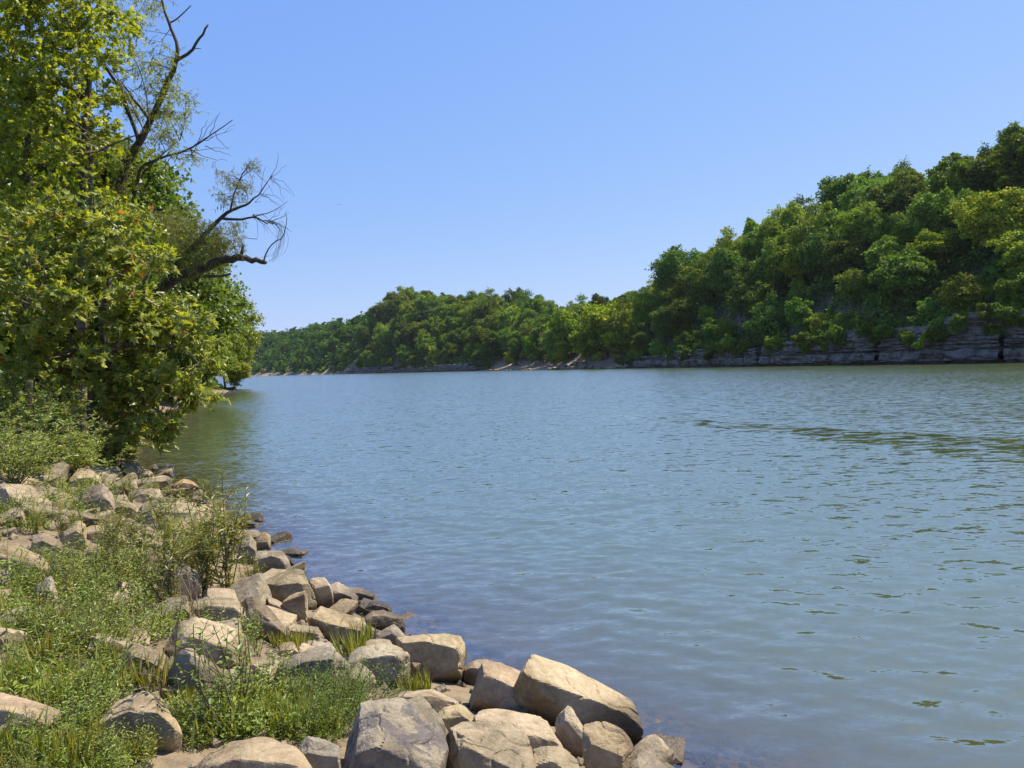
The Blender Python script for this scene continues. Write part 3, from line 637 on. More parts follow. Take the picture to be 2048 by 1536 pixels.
def traced_rock(label, outline, front, mat='rock', sub=4, depth=.75, lift=0.0, base=None, group=None, seed=0, name='boulder', rough=.030, chips=8, soft=170):
    """outline: the block's silhouette in the photo; front: the corners of its near face (None: lower 60 %).
    The block stands on the bank where the ray through its foot meets the ground; it runs back by depth x its width."""
    O = np.array(outline, float); yb, yt = O[:, 1].max(), O[:, 1].min(); cx = (O[:, 0].max() + O[:, 0].min()) / 2
    b = hit(*(base or (cx, yb)))[0]; Y0 = b[1] + lift; W = np.ptp(O[:, 0]) / FPX * Y0; a = depth * W
    rel = (yb - O[:, 1]) / max(yb - yt, 1)
    P1 = at(O[:, 0], O[:, 1], Y0 + a * (.08 + .75 * rel))
    if front is None:
        Fp = np.c_[cx + (O[:, 0] - cx) * .88, yb - (yb - O[:, 1]) * .6]
    else: Fp = np.array(front, float)
    relf = (yb - Fp[:, 1]) / max(yb - yt, 1); P2 = at(Fp[:, 0], Fp[:, 1], Y0 - a * .05 + a * .22 * relf)
    zmin = min(P1[:, 2].min(), P2[:, 2].min()) - .05
    P3 = P1.copy(); P3[:, 2] = np.minimum(zmin, P3[:, 2] - .1); P3[:, :2] = P3[:, :2] * .9 + P3[:, :2].mean(0) * .1
    P = np.concatenate([P1, P2, P3]); me, c = rock_mesh(P, sub, seed, M[mat], rough, soft, chips)
    o = link(name, me, None, c); tag(o, label, 'rock', group); ROCKS.append((c[0], c[1], W / 2)); NAMED.append((c[0], c[1], label)); return o
ROCKS = []; NAMED = []
_STOP = set('with beside behind between against under at in on from below by tucked half above off lying leaning standing running into towards past poking cut surrounded growing to just barely sloping down lower'.split())
def beside(x, y):                      # the known rock nearest to a place, by its short name
    l_ = min(NAMED, key=lambda q: (q[0] - x) ** 2 + (q[1] - y) ** 2)[2].replace(',', '').split(); k_ = 2
    while k_ < len(l_) and l_[k_] not in _STOP and k_ < 7: k_ += 1
    return ' '.join(l_[:k_])
TR = [
 ('big sandstone slab sloping down into the water with a dark undercut front', [(1018, 1338), (1032, 1290), (1075, 1298), (1150, 1345), (1195, 1368), (1255, 1398), (1302, 1432), (1304, 1452), (1275, 1478), (1180, 1470), (1040, 1370)], [(1030, 1345), (1090, 1372), (1135, 1402), (1190, 1402), (1260, 1430), (1296, 1445), (1280, 1470), (1175, 1455)], 'rock', 6, .55, 0, (1230, 1482), {}),
 ('flat topped block with purple grey patina and a shaded brown front', [(667, 1545), (690, 1450), (706, 1412), (760, 1402), (806, 1398), (837, 1412), (867, 1437), (884, 1470), (902, 1528), (895, 1600), (680, 1600)], [(702, 1484), (757, 1498), (806, 1509), (855, 1537), (893, 1548), (880, 1610), (690, 1610)], 'rock_patina', 6, .75, 0, (790, 1590), {}),
 ('broad grey slab with a flat top beside the purple stained block', [(884, 1451), (900, 1447), (945, 1448), (1045, 1463), (1062, 1500), (1072, 1545), (1080, 1600), (905, 1600)], [(892, 1475), (925, 1500), (962, 1540), (1070, 1560), (1075, 1610), (915, 1610)], 'rock_grey', 6, .8, 0, (990, 1590), {}),
 ('long tan boulder leaning against the big slab, rough broken end', [(931, 1369), (945, 1340), (962, 1330), (1000, 1328), (1064, 1353), (1127, 1388), (1124, 1422), (1105, 1443), (1040, 1420), (997, 1416), (941, 1398)], [(936, 1372), (964, 1345), (1007, 1372), (1029, 1390), (1086, 1414), (1120, 1420), (1100, 1440), (995, 1414), (945, 1395)], 'rock', 6, .55, 0, (1020, 1440), {}),
 ('square shouldered block with a sunlit top and an overhung shaded face', [(794, 1275), (820, 1265), (843, 1263), (874, 1272), (927, 1275), (927, 1310), (919, 1353), (861, 1355), (822, 1348), (808, 1300)], [(808, 1289), (851, 1285), (888, 1293), (917, 1300), (916, 1352), (861, 1354), (824, 1345)], 'rock', 6, .55, 0, (868, 1362), {}),
 ('speckled tan boulder with a blunt nose beside the square block', [(693, 1328), (708, 1300), (749, 1289), (808, 1293), (822, 1312), (815, 1335), (802, 1352), (769, 1369), (730, 1351), (695, 1342)], [(697, 1330), (728, 1320), (775, 1312), (815, 1318), (800, 1350), (769, 1367), (732, 1350)], 'rock_grey', 6, .7, 0, (765, 1375), {}),
 ('small domed rock behind the speckled boulder at the water edge', [(742, 1283), (757, 1257), (781, 1244), (798, 1254), (812, 1267), (805, 1285), (770, 1295)], None, 'rock_grey', 5, .7, 0, (778, 1300), {}),
 ('low tan rock tucked behind the purple stained block with a shadowed hollow', [(767, 1395), (800, 1384), (865, 1380), (913, 1398), (925, 1415), (890, 1440), (845, 1440)], [(815, 1395), (860, 1392), (905, 1405), (880, 1438), (850, 1425)], 'rock', 5, .7, 0, (855, 1450), {}),
 ('small smooth wedge of sandstone between the purple block and the long boulder', [(867, 1435), (890, 1412), (917, 1404), (935, 1418), (962, 1447), (935, 1470), (880, 1465)], None, 'rock', 5, .7, 0, (915, 1475), {}),
 ('rounded pale rock at the waterline behind the long leaning boulder', [(925, 1350), (929, 1322), (972, 1316), (1000, 1326), (1010, 1350), (960, 1365)], None, 'rock', 5, .7, 0, (960, 1372), {}),
 ('rust marked tan slab under the long leaning boulder', [(945, 1425), (997, 1417), (1039, 1429), (1078, 1433), (1109, 1453), (1128, 1492), (1060, 1510), (960, 1480)], [(960, 1450), (1050, 1458), (1110, 1480), (1120, 1505), (1000, 1500)], 'rock', 5, .7, 0, (1040, 1515), {}),
 ('narrow upright wedge of rock against the side of the big slab', [(1111, 1447), (1129, 1400), (1152, 1420), (1168, 1453), (1166, 1492), (1137, 1505), (1118, 1480)], None, 'rock', 5, .8, 0, (1140, 1512), {}),
 ('blocky tan rock with a shaded corner in front of the undercut slab', [(1165, 1490), (1170, 1449), (1215, 1444), (1248, 1453), (1260, 1470), (1264, 1490), (1255, 1535), (1225, 1570), (1175, 1560)], [(1168, 1484), (1187, 1494), (1213, 1522), (1246, 1515), (1250, 1545), (1222, 1572), (1178, 1560)], 'rock', 6, .7, 0, (1212, 1565), {}),
 ('pale tan rock at the foot of the rust marked slab', [(1064, 1495), (1098, 1482), (1125, 1490), (1150, 1512), (1170, 1540), (1170, 1590), (1070, 1590)], None, 'rock', 5, .7, 0, (1115, 1580), {}),
 ('dark pitted rock half in the water beside the blocky tan rock', [(1256, 1515), (1297, 1506), (1336, 1513), (1361, 1537), (1365, 1570), (1262, 1580)], None, 'rock_grey', 5, .7, 0, (1310, 1570), {'col': (.72, .72, .7)}),
 ('small knobbly stone wedged beside the square shouldered block', [(921, 1352), (926, 1338), (936, 1336), (940, 1350), (936, 1361), (924, 1362)], None, 'rock', 4, .8, 0, None, {}),
 # the middle of the bank, out to the point
 ('chunky rock with a clean shaded side at the water below the willow saplings', [(506, 1100), (507, 1077), (524, 1063), (540, 1067), (542, 1092), (528, 1108)], [(512, 1085), (536, 1084), (540, 1094), (518, 1106)], 'rock', 5, .8, 0, None, {}),
 ('upright rock half hidden by the willow saplings', [(478, 1110), (479, 1075), (499, 1069), (512, 1085), (513, 1108), (499, 1128)], None, 'rock_grey', 5, .8, 0, None, {}),
 ('peaked tan boulder with a sunlit ridge beside the small wet rock', [(506, 1118), (516, 1100), (543, 1093), (565, 1100), (574, 1115), (582, 1134), (552, 1152), (515, 1142)], [(510, 1122), (545, 1112), (572, 1122), (578, 1136), (550, 1150), (518, 1140)], 'rock', 5, .7, 0, None, {}),
 ('small black wet rock at the foot of the peaked boulder', [(568, 1128), (571, 1113), (580, 1111), (593, 1126), (590, 1135), (574, 1138)], None, 'rock_grey', 4, .8, 0, None, {'col': (.22, .2, .18)}),
 ('large flat rectangular slab tilted on the point with a broken corner', [(525, 1166), (543, 1149), (575, 1136), (602, 1136), (613, 1158), (624, 1182), (632, 1208), (612, 1212), (575, 1195), (549, 1191), (536, 1184)], [(530, 1172), (572, 1174), (610, 1160), (628, 1190), (618, 1210), (578, 1194), (548, 1189)], 'rock_grey', 6, .7, 0, (580, 1214), {}),
 ('blocky rock standing behind the large tilted slab at the point', [(616, 1162), (635, 1149), (651, 1157), (661, 1172), (667, 1190), (653, 1217), (632, 1208), (625, 1185)], [(630, 1178), (658, 1172), (664, 1192), (650, 1215), (634, 1206)], 'rock', 5, .7, 0, None, {}),
 ('rounded grey boulder at the tip of the rock point', [(657, 1170), (674, 1164), (700, 1177), (716, 1194), (702, 1210), (674, 1216), (660, 1204)], None, 'rock_grey', 5, .8, 0, None, {}),
 ('flat pale rock running into the water past the rounded grey boulder', [(684, 1172), (719, 1174), (749, 1187), (748, 1196), (724, 1204), (700, 1200)], None, 'rock', 5, .7, 0, None, {}),
 ('dark wet slab lying at the waterline off the rock point', [(722, 1212), (745, 1200), (765, 1204), (784, 1216), (770, 1226), (735, 1226)], None, 'rock_grey', 4, .7, 0, None, {'col': (.4, .37, .33)}),
 ('wet slab with a dry pale top jutting into the water', [(730, 1234), (745, 1220), (768, 1219), (807, 1233), (812, 1241), (800, 1252), (760, 1252), (735, 1246)], None, 'rock', 5, .8, 0, (770, 1262), {'col': (.75, .72, .68)}),
 ('upright triangular rock with a shaded face below the large tilted slab', [(562, 1204), (585, 1190), (608, 1183), (614, 1194), (615, 1242), (592, 1224)], [(566, 1206), (608, 1190), (612, 1240), (590, 1222)], 'rock', 5, .8, 0, None, {}),
 ('thin leaning slab beside the upright triangular rock', [(535, 1190), (557, 1200), (585, 1218), (609, 1238), (577, 1240), (549, 1236), (537, 1212)], [(540, 1205), (570, 1222), (604, 1238), (560, 1238)], 'rock', 5, .7, 0, None, {}),
 ('long low tan boulder with a smooth sunlit back by the water', [(615, 1220), (629, 1210), (651, 1227), (713, 1235), (729, 1247), (730, 1276), (713, 1286), (674, 1280), (645, 1258), (620, 1240)], [(622, 1240), (650, 1255), (720, 1262), (724, 1280), (712, 1285), (674, 1279)], 'rock', 6, .7, 0, None, {}),
 ('row of broken tan blocks below the thin leaning slab, middle one', [(575, 1246), (606, 1252), (635, 1255), (654, 1284), (612, 1278), (585, 1270)], None, 'rock', 5, .7, 0, None, {}),
 ('long slab sloping from the weeds down to the broken tan blocks', [(486, 1202), (508, 1188), (528, 1206), (549, 1233), (587, 1272), (567, 1284), (528, 1248), (500, 1226)], None, 'rock_grey', 5, .5, 0, None, {}),
 ('tan block with a shaded face behind the large grey weedy boulder', [(595, 1290), (625, 1278), (660, 1284), (672, 1300), (650, 1316), (608, 1316)], None, 'rock', 5, .7, 0, None, {}),
 ('large grey boulder with weeds growing across its face', [(550, 1340), (580, 1312), (616, 1300), (661, 1290), (680, 1302), (696, 1330), (698, 1372), (640, 1385), (560, 1372)], [(560, 1345), (610, 1325), (670, 1320), (690, 1345), (680, 1378), (580, 1375)], 'rock_grey', 6, .7, 0, (625, 1392), {'col': (.8, .8, .8)}),
 ('small shaded block poking from grass above the large grey boulder', [(545, 1312), (560, 1288), (590, 1282), (600, 1300), (585, 1318), (560, 1324)], None, 'rock', 5, .7, 0, None, {}),
 # among the weeds
 ('broad smooth topped boulder cut off by weeds at the foot of the tall weed', [(340, 1545), (409, 1513), (479, 1480), (530, 1471), (584, 1482), (612, 1508), (632, 1545), (640, 1600), (350, 1600)], [(380, 1550), (470, 1520), (590, 1530), (630, 1590), (400, 1600)], 'rock', 6, .6, 0, (500, 1595), {}),
 ('knobbly grey rock beside the purple stained block under feathery weeds', [(602, 1488), (628, 1462), (650, 1469), (678, 1490), (680, 1540), (620, 1550)], None, 'rock_grey', 5, .7, 0, (642, 1555), {}),
 ('two toned boulder with a dark mossy side and pale ridge', [(337, 1345), (361, 1296), (387, 1300), (422, 1322), (457, 1349), (462, 1385), (430, 1405), (365, 1385)], [(350, 1350), (385, 1315), (402, 1360), (425, 1400), (370, 1385)], 'rock_grey', 6, .7, 0, (400, 1410), {}),
 ('big humped boulder with a hollow behind the tall weed', [(328, 1292), (350, 1255), (377, 1237), (398, 1231), (422, 1239), (457, 1250), (492, 1272), (496, 1310), (440, 1330), (350, 1318)], [(345, 1290), (385, 1275), (480, 1288), (488, 1312), (440, 1328), (360, 1316)], 'rock', 6, .7, 0, (410, 1335), {}),
 ('kite shaped pale boulder lying in the herbs', [(192, 1450), (234, 1408), (287, 1381), (332, 1408), (350, 1439), (362, 1472), (303, 1490), (215, 1474)], [(205, 1452), (260, 1425), (325, 1430), (352, 1468), (300, 1488), (225, 1472)], 'rock', 6, .6, 0, (280, 1496), {}),
 ('long pale boulder with a bare sandy end among low herbs', [(-70, 1400), (0, 1384), (49, 1396), (84, 1412), (116, 1422), (118, 1452), (60, 1474), (-60, 1470)], None, 'rock', 6, .6, 0, (30, 1480), {}),
 ('pale rock with a reddish chip by the two toned boulder', [(214, 1352), (252, 1297), (262, 1281), (301, 1298), (332, 1322), (315, 1346), (254, 1362)], None, 'rock', 5, .6, 0, None, {}),
 ('long sloping slab with a shaded lower side in the herbs', [(-40, 1090), (0, 1077), (39, 1094), (84, 1113), (97, 1133), (78, 1148), (29, 1158), (-30, 1140)], [(-30, 1110), (30, 1112), (90, 1130), (76, 1147), (28, 1157)], 'rock', 5, .6, 0, None, {}),
 ('angular slab overhanging a dark gap above the long sloping slab', [(58, 1070), (84, 1060), (102, 1072), (127, 1088), (138, 1102), (117, 1113), (90, 1117), (64, 1098)], None, 'rock_grey', 5, .6, 0, None, {}),
 ('smooth tan slab with a shaded end beside the single leafy stem', [(170, 1056), (195, 1048), (234, 1064), (259, 1077), (246, 1090), (195, 1090), (176, 1078)], None, 'rock', 5, .6, 0, None, {}),
 ('pale flat rock between the single leafy stem and the angular slab', [(118, 1064), (150, 1038), (172, 1044), (172, 1080), (140, 1096)], None, 'rock', 5, .7, 0, None, {}),
 ('rounded pale rock with dark side by the long sloping slab', [(-30, 1160), (0, 1132), (18, 1145), (22, 1175), (0, 1196), (-30, 1196)], None, 'rock', 5, .7, 0, None, {}),
 ('crumbly ledged rock surrounded by herbs', [(66, 1185), (75, 1162), (100, 1152), (116, 1172), (112, 1212), (88, 1222), (68, 1212)], None, 'rock_grey', 5, .7, 0, None, {}),
 ('tan rock under the drooping willow saplings', [(325, 1170), (345, 1128), (372, 1120), (398, 1150), (398, 1190), (350, 1198)], None, 'rock', 5, .7, 0, None, {}),
 ('upright pale stone in a shadowed gap by the humped boulder', [(350, 1238), (356, 1206), (372, 1200), (382, 1218), (378, 1240), (362, 1248)], None, 'rock', 4, .8, 0, None, {}),
 ('grey boulder face behind the tall weed and the humped boulder', [(385, 1212), (415, 1190), (470, 1196), (486, 1216), (470, 1245), (405, 1245)], None, 'rock_grey', 5, .7, 0, None, {}),
 # along the shore towards the sycamore
 ('domed boulder with sunlit crown beside the sycamore shade', [(128, 966), (139, 950), (155, 939), (182, 936), (201, 950), (206, 966), (190, 985), (145, 984)], None, 'rock', 5, .8, 0, None, {}),
 ('smooth sloping slab below the domed boulder', [(155, 1004), (165, 978), (205, 966), (225, 990), (232, 1020), (200, 1032), (165, 1026)], None, 'rock', 5, .7, 0, None, {}),
 ('broad pale slab with a flat sunlit top near the low islet rocks', [(304, 1014), (319, 1004), (373, 1006), (396, 1022), (376, 1046), (315, 1042)], [(312, 1024), (385, 1026), (372, 1044), (318, 1040)], 'rock', 5, .7, 0, None, {}),
 ('leaning rock against the broad pale slab', [(272, 1032), (284, 1008), (300, 1006), (314, 1038), (300, 1050), (278, 1048)], None, 'rock_grey', 5, .7, 0, None, {}),
 ('small brown islet rock standing alone in the shallow water', [(345, 975), (354, 962), (367, 957), (386, 961), (398, 973), (385, 979), (352, 979)], None, 'pile', 5, .8, 0, (371, 979), {'col': (1.25, 1.1, .95)}),
 ('low smooth rock just breaking the water by the broad pale slab', [(374, 1004), (386, 991), (402, 992), (412, 1003), (398, 1010), (380, 1010)], None, 'rock', 4, .8, 0, (393, 1010), {}),
 ('pale rock at the water edge beneath the hanging sycamore leaves', [(240, 944), (248, 930), (262, 930), (275, 941), (268, 952), (246, 954)], None, 'rock', 4, .8, 0, None, {}),
 ('grey rock with a shrub growing over it at the quiet inlet', [(272, 948), (285, 936), (304, 944), (312, 958), (296, 966), (276, 964)], None, 'rock_grey', 4, .8, 0, None, {}),
 ('flat pale rock in front of the shrubby grey rock', [(255, 990), (280, 975), (318, 978), (330, 1000), (300, 1008), (262, 1006)], None, 'rock', 5, .8, 0, None, {}),
 ('tan slab with a notched edge between the leafy stems and the leaning rock', [(222, 1012), (240, 1000), (268, 1004), (276, 1022), (250, 1034), (228, 1030)], None, 'rock', 5, .8, 0, None, {}),
]
for k, (lab, ol, fr_, mt, sub, dp, lf, bs, opt) in enumerate(TR):
    o = traced_rock(lab, ol, fr_, mt, sub, dp, lf, bs, None, 100 + k * 7)
    g_ = .86 + .24 * ((k * 37) % 17) / 16 if k else 1.08; o.color = (g_, g_ * (.985 + .015 * (k % 3)), g_ * (.93 + .04 * (k % 4)), 1)      # stones of differing tone
    if 'col' in opt: o.color = (*opt['col'], 1)
# slabs under the shallow water off the big slab
for k, (lab, ol) in enumerate((('submerged tan slab seen through the shallows beyond the big slab', [(1325, 1478), (1345, 1463), (1400, 1478), (1440, 1496), (1390, 1508), (1340, 1492)]),
                               ('submerged narrow slab in the shallows beside the dark pitted rock', [(1300, 1500), (1320, 1486), (1370, 1496), (1392, 1512), (1340, 1518)]),
                               ('wet stone barely awash off the end of the big slab', [(1296, 1448), (1312, 1428), (1334, 1424), (1338, 1434), (1316, 1450)]),
                               ('pale slab lying under the clear shallows off the wet slab', [(850, 1262), (880, 1240), (930, 1238), (950, 1250), (900, 1266)]))):
    q = np.array(ol, float); dz = (-.10, -.09, .0, -.08)[k]
    T = on_water(q[:, 0], q[:, 1], dz); P = np.concatenate([T, T + np.array([0, 0, -.35])]); me, c = rock_mesh(P, 4, 900 + k, M['rock'], .03, 20, 3)
    o = link('boulder', me, None, c); tag(o, lab, 'rock')
# further boulders that the weeds and blocks half hide
r2 = random.Random(21); BP = []
for k in range(8):
    q = np.array([[a_, b_, c_] for a_ in (-1, 1) for b_ in (-1, 1) for c_ in (-1, 1)]) * np.array([1.0, .72, .46]) * rng.uniform(.62, 1.1, (8, 3)); BP.append(rock_mesh(q, 4, 500 + k * 3, M['rock'] if k % 3 else M['rock_grey'], .04, 150, 8)[0])
got = 0; tries = 0
while got < 95 and tries < 9000:
    tries += 1
    s = r2.uniform(4.2, 14.2); k = int(s); f = s - k; p = LS[k] * (1 - f) + LS[k + 1] * f; tn = unit(LS[k + 1] - LS[k]); nl = np.array([-tn[1], tn[0]])
    dd = r2.uniform(-.1, 3.3); q = p + nl * dd; sz = r2.uniform(.12, .26) * (1 + .03 * q[1])
    if q[1] < 3.3 or (q[1] < 9 and dd > 1.6) or (q[1] < 6.2 and dd < .35) or any((q[0] - a) ** 2 + (q[1] - b) ** 2 < (.88 * c_ + .85 * sz) ** 2 for a, b, c_ in ROCKS): continue
    ROCKS.append((q[0], q[1], sz)); z = float(ground_z(q[0], q[1])[0]); o = link('boulder', BP[r2.randrange(8)], None, (q[0], q[1], z + sz * .15)); got += 1
    o.scale = (sz * r2.uniform(.9, 1.4), sz * r2.uniform(.8, 1.2), sz * r2.uniform(.8, 1.2)); o.rotation_euler = (r2.uniform(-.45, .45), r2.uniform(-.45, .45), r2.uniform(0, 6.28))
    zn = 'near the water edge' if dd < .9 else ('set among weeds above the water' if q[1] < 9 else 'on the upper bank towards the sycamore')
    szn = 'small' if sz < .2 else 'medium'
    g_ = r2.uniform(.72, 1.08); o.color = (g_, g_ * r2.uniform(.98, 1.02), g_ * r2.uniform(.92, 1.06), 1)
    nm = beside(q[0], q[1]); shp = 'flat' if o.scale[2] < .95 * sz else 'blocky'
    tag(o, f'{szn} {shp} broken boulder next to the {nm}', 'rock', f'{szn} {shp} boulders next to the {nm}')
print('BOULDERS', got)
# smaller stones packed between the blocks
PROTO = []
for k in range(10):
    q = np.array([[a_, b_, c_] for a_ in (-1, 1) for b_ in (-1, 1) for c_ in (-1, 1)]) * np.array([.9, .7, .5]) * rng.uniform(.55, 1.1, (8, 3)); me, c = rock_mesh(q, 3, 300 + k, M['rock'] if k % 3 else M['rock_grey'], .05, 22, 4); PROTO.append(me)
r2 = random.Random(5); got = 0; tries = 0
ZR = [((2.6, 4.6), 30)]
while got < 150 and tries < 6000:
    tries += 1
    s = r2.uniform(4.3, 14.0); k = int(s); f = s - k; p = LS[k] * (1 - f) + LS[k + 1] * f; tn = unit(LS[k + 1] - LS[k]); nl = np.array([-tn[1], tn[0]])
    dd = r2.uniform(-.35, 3.4) if r2.random() < .8 else r2.uniform(-1.2, 0); q = p + nl * dd; sz = r2.uniform(.05, .17) * (1 + .03 * q[1])
    if q[1] < 2.9: continue
    z = float(ground_z(q[0], q[1])[0]); o = link('stone', PROTO[r2.randrange(10)], None, (q[0], q[1], z + sz * .2)); o.scale = (sz * r2.uniform(.8, 1.4), sz, sz * r2.uniform(.7, 1.1))
    o.rotation_euler = (r2.uniform(-.5, .5), r2.uniform(-.5, .5), r2.uniform(0, 6.28)); got += 1
    wet_ = dd < .15
    nm = beside(q[0], q[1]); wd = 'wet' if wet_ else 'dry'
    tag(o, f'small {wd} stone at the foot of the {nm}', 'stone', f'small {wd} stones at the foot of the {nm}')
# gravel and rubble filling the gaps
n = 3600; S = rng.uniform(4.2, 14.5, n); k = S.astype(int); f = (S - k)[:, None]; p = LS[k] * (1 - f) + LS[k + 1] * f; tn = unit(LS[k + 1] - LS[k]); nl = np.c_[-tn[:, 1], tn[:, 0]]
p = p + nl * rng.uniform(-1.0, 3.6, n)[:, None]; z = ground_z(p[:, 0], p[:, 1]); V0, F0 = ICO[3]; V0, F0 = ico(1); sz = rng.uniform(.012, .05, n) * (1 + .03 * p[:, 1])
V = V0[None] * (sz[:, None] * rng.uniform(.6, 1.2, (n, 3)))[:, None, :] * (1 + .18 * rng.normal(size=(n, len(V0), 1))) + np.c_[p, z][:, None]
F = F0[None] + (np.arange(n) * len(V0))[:, None, None]
o = link('gravel', make_mesh('gravel', V.reshape(-1, 3), F.reshape(-1, 3), M['rock_grey'])); tag(o, 'loose gravel and rubble between the bank boulders', 'gravel', kind='stuff')
# the rock pile on the point across the river
r3 = random.Random(3)
for k in range(30):
    px = r3.uniform(1100, 1192); up = r3.random(); py = 738 - up * (16 if px > 1140 else 10); Yp = float(np.interp(px, [1100, 1190], [352, 312])) - 1.0 + up * 3; b = at(px, 739, Yp)
    w_ = r3.uniform(1.0, 2.8); q = rdir(14) * np.array([w_, w_ * .7, w_ * .38]); me, c = rock_mesh(q, 3, 400 + k, M['pile'], .05, 22, 3)
    zt = at(px, py, Yp)[2]; o = link('boulder', me, None, (b[0], b[1], max(zt - .4, .1))); o.rotation_euler = (r3.uniform(-.3, .3), r3.uniform(-.3, .3), r3.uniform(0, 6))
    tag(o, 'flat brown ledge boulder heaped in the rock pile on the far point', 'rock', 'boulders of the rock pile on the far point')
for k in range(16):
    px = r3.choice((r3.uniform(970, 1060), r3.uniform(1195, 1255))); Y = float(np.interp(px, [970, 1060, 1190, 1255], [437, 378, 316, 284])); b = at(px, 740, Y + 1.5)
    w_ = r3.uniform(.6, 1.6); q = rdir(12) * np.array([w_, w_ * .7, w_ * .35]); me, c = rock_mesh(q, 3, 460 + k, M['pile'], .05, 22, 3)
    o = link('boulder', me, None, (b[0], b[1], .35)); o.color = (1.4, 1.2, 1, 1)
    tag(o, 'pale flat boulder scattered on the far sandy landing', 'rock', 'boulders scattered on the far landing')

# ------------------------------------------------------------------ trees of the near bank
def path3(pts):                       # [(px, py, Y)] -> world points
    a = np.array(pts, float); return at(a[:, 0], a[:, 1], a[:, 2])
class Tree:
    def __init__(s, name, label, base, cat='tree', group=None):
        s.e = link(name, None, None, base); tag(s.e, label, cat, group); s.base = np.array(base); s.skel = []; s.twigs = []; s.L = []
    def limb(s, pts, r0, r1, part='branch', n=14, mat='bark', sides=7, wob=.02, label=None):
        P = spline(np.asarray(pts), n, wob); rr = np.linspace(r0, r1, n); V, F = tube(P - s.base, rr, sides)
        o = link(part, make_mesh(part, V, F, M[mat], None, True), s.e)
        if label: o['label'] = label
        s.skel.append(P); return P
    def near(s, c):
        A = np.concatenate(s.skel); return A[np.argmin(((A - c) ** 2).sum(1) + np.where(A[:, 2] > c[2] + .3, 4.0, 0))]
    def cluster(s, c, rad, twigs, leaves, tl, size, droop=.35, branch=.02, flat=.7, spread=.35):
        """a leafy spray: a bough from the nearest limb, twigs fanning out, leaves set along them"""
        c = np.asarray(c); o = s.near(c); mid = (o + c) / 2 + rng.normal(0, .12, 3) * np.linalg.norm(c - o) * .5
        s.twigs.append(tube(spline([o, mid, c], 6), np.linspace(branch, branch * .45, 6), 4))
        d = rdir(twigs) * np.array([1, 1, flat]); d[:, 2] += .12; q = c + rdir(twigs) * rad * rng.uniform(0, .55, (twigs, 1)) * np.array([1, 1, flat])
        end = q + unit(d) * rad * rng.uniform(.45, .95, (twigs, 1)) + np.array([0, 0, -droop * rad * .35])
        for k in range(twigs):
            s.twigs.append(tube(np.array([c * .35 + q[k] * .65, (q[k] + end[k]) / 2 + [0, 0, .06 * rad], end[k]]), np.array([.35, .25, .12]) * branch, 3) if False else tube(np.array([q[k], (q[k] + end[k]) / 2 + np.array([0, 0, .06 * rad]), end[k]]), np.array([.40, .28, .14]) * branch, 4))
        t_ = rng.uniform(.15, 1.05, (twigs, leaves, 1)); pos = q[:, None] * (1 - t_) + end[:, None] * t_ + np.array([0, 0, .06 * rad]) * 4 * t_ * (1 - t_)
        ax = unit(end - q)[:, None]; side = rng.normal(size=(twigs, leaves, 3)); tip = unit(ax * .7 + side * .75 + np.array([0, 0, -droop]))
        nrm = rng.normal(size=(twigs, leaves, 3)) * spread + np.array([.12, .05, 1.0])
        n_ = twigs * leaves; s.L.append((pos.reshape(-1, 3), tip.reshape(-1, 3), nrm.reshape(-1, 3), rng.uniform(.6, 1.25, n_) * size))
    def finish(s, tpl, mat, color=(1, 1, 1), singles=0, twig_mat='bark_pale', rmean=.44, rsd=.24):
        if s.twigs:
            V, F = join(s.twigs); o = link('twigs', make_mesh('twigs', V - s.base, F, M[twig_mat]), s.e); o['kind'] = 'stuff'
        if not s.L: return s.e
        pos, tip, nrm, sz = (np.concatenate([l[k] for l in s.L]) for k in range(4)); n_ = len(pos); rnd = np.clip(rng.normal(rmean, rsd, n_), 0, 1)
        keep = np.ones(n_, bool)
        if singles:                    # the largest-showing leaves are parts of their own
            px, py = project(pos); dist = pos[:, 1]; sc = sz / dist + np.where((px > 5) & (px < 2040) & (py > 5) & (py < 1530), 0, -9) + rng.uniform(0, .0015, n_)
            big = np.argsort(-sc)[:singles]; keep[big] = False
            metas = []
            for b in range(5):
                m_ = make_mesh('leaf', tpl[0], tpl[1], M[mat], {'rnd': np.full(len(tpl[0]), (b + .5) / 5 * .9)}); metas.append(m_)
            for i in big:
                y = unit(tip[i]); z = unit(nrm[i] - (nrm[i] @ y) * y); x = np.cross(y, z)
                o = link('leaf', metas[min(int(rnd[i] * 5), 4)], s.e); q = pos[i] - s.base
                o.matrix_local = Matrix(((x[0], y[0], z[0], q[0]), (x[1], y[1], z[1], q[1]), (x[2], y[2], z[2], q[2]), (0, 0, 0, 1))) @ Matrix.Scale(float(sz[i]), 4); o.color = (*color, 1)
        V, F = place(tpl, pos[keep] - s.base, tip[keep], nrm[keep], sz[keep])
        c_ = link('crown', make_mesh('crown', V, F, M[mat], {'rnd': np.repeat(rnd[keep], len(tpl[0]))}), s.e); c_.color = (*color, 1); c_['kind'] = 'stuff'
        s.count = n_; return s.e
def inside(poly, n_, r_):
    P = np.array(poly, float); lo, hi = P.min(0), P.max(0); o = []
    while len(o) < n_:
        x, y = r_.uniform(lo[0], hi[0]), r_.uniform(lo[1], hi[1]); c = False; j = len(P) - 1
        for i in range(len(P)):
            if (P[i, 1] > y) != (P[j, 1] > y) and x < (P[j, 0] - P[i, 0]) * (y - P[i, 1]) / (P[j, 1] - P[i, 1]) + P[i, 0]: c = not c
            j = i
        if c: o.append((x, y))
    return o
rl = random.Random(17)
LANCE, LANCE_N, OVATE, PALM, MAPLE = leaf_lance(.24), leaf_lance(.15), leaf_lance(.5), leaf_palm(), leaf_maple()

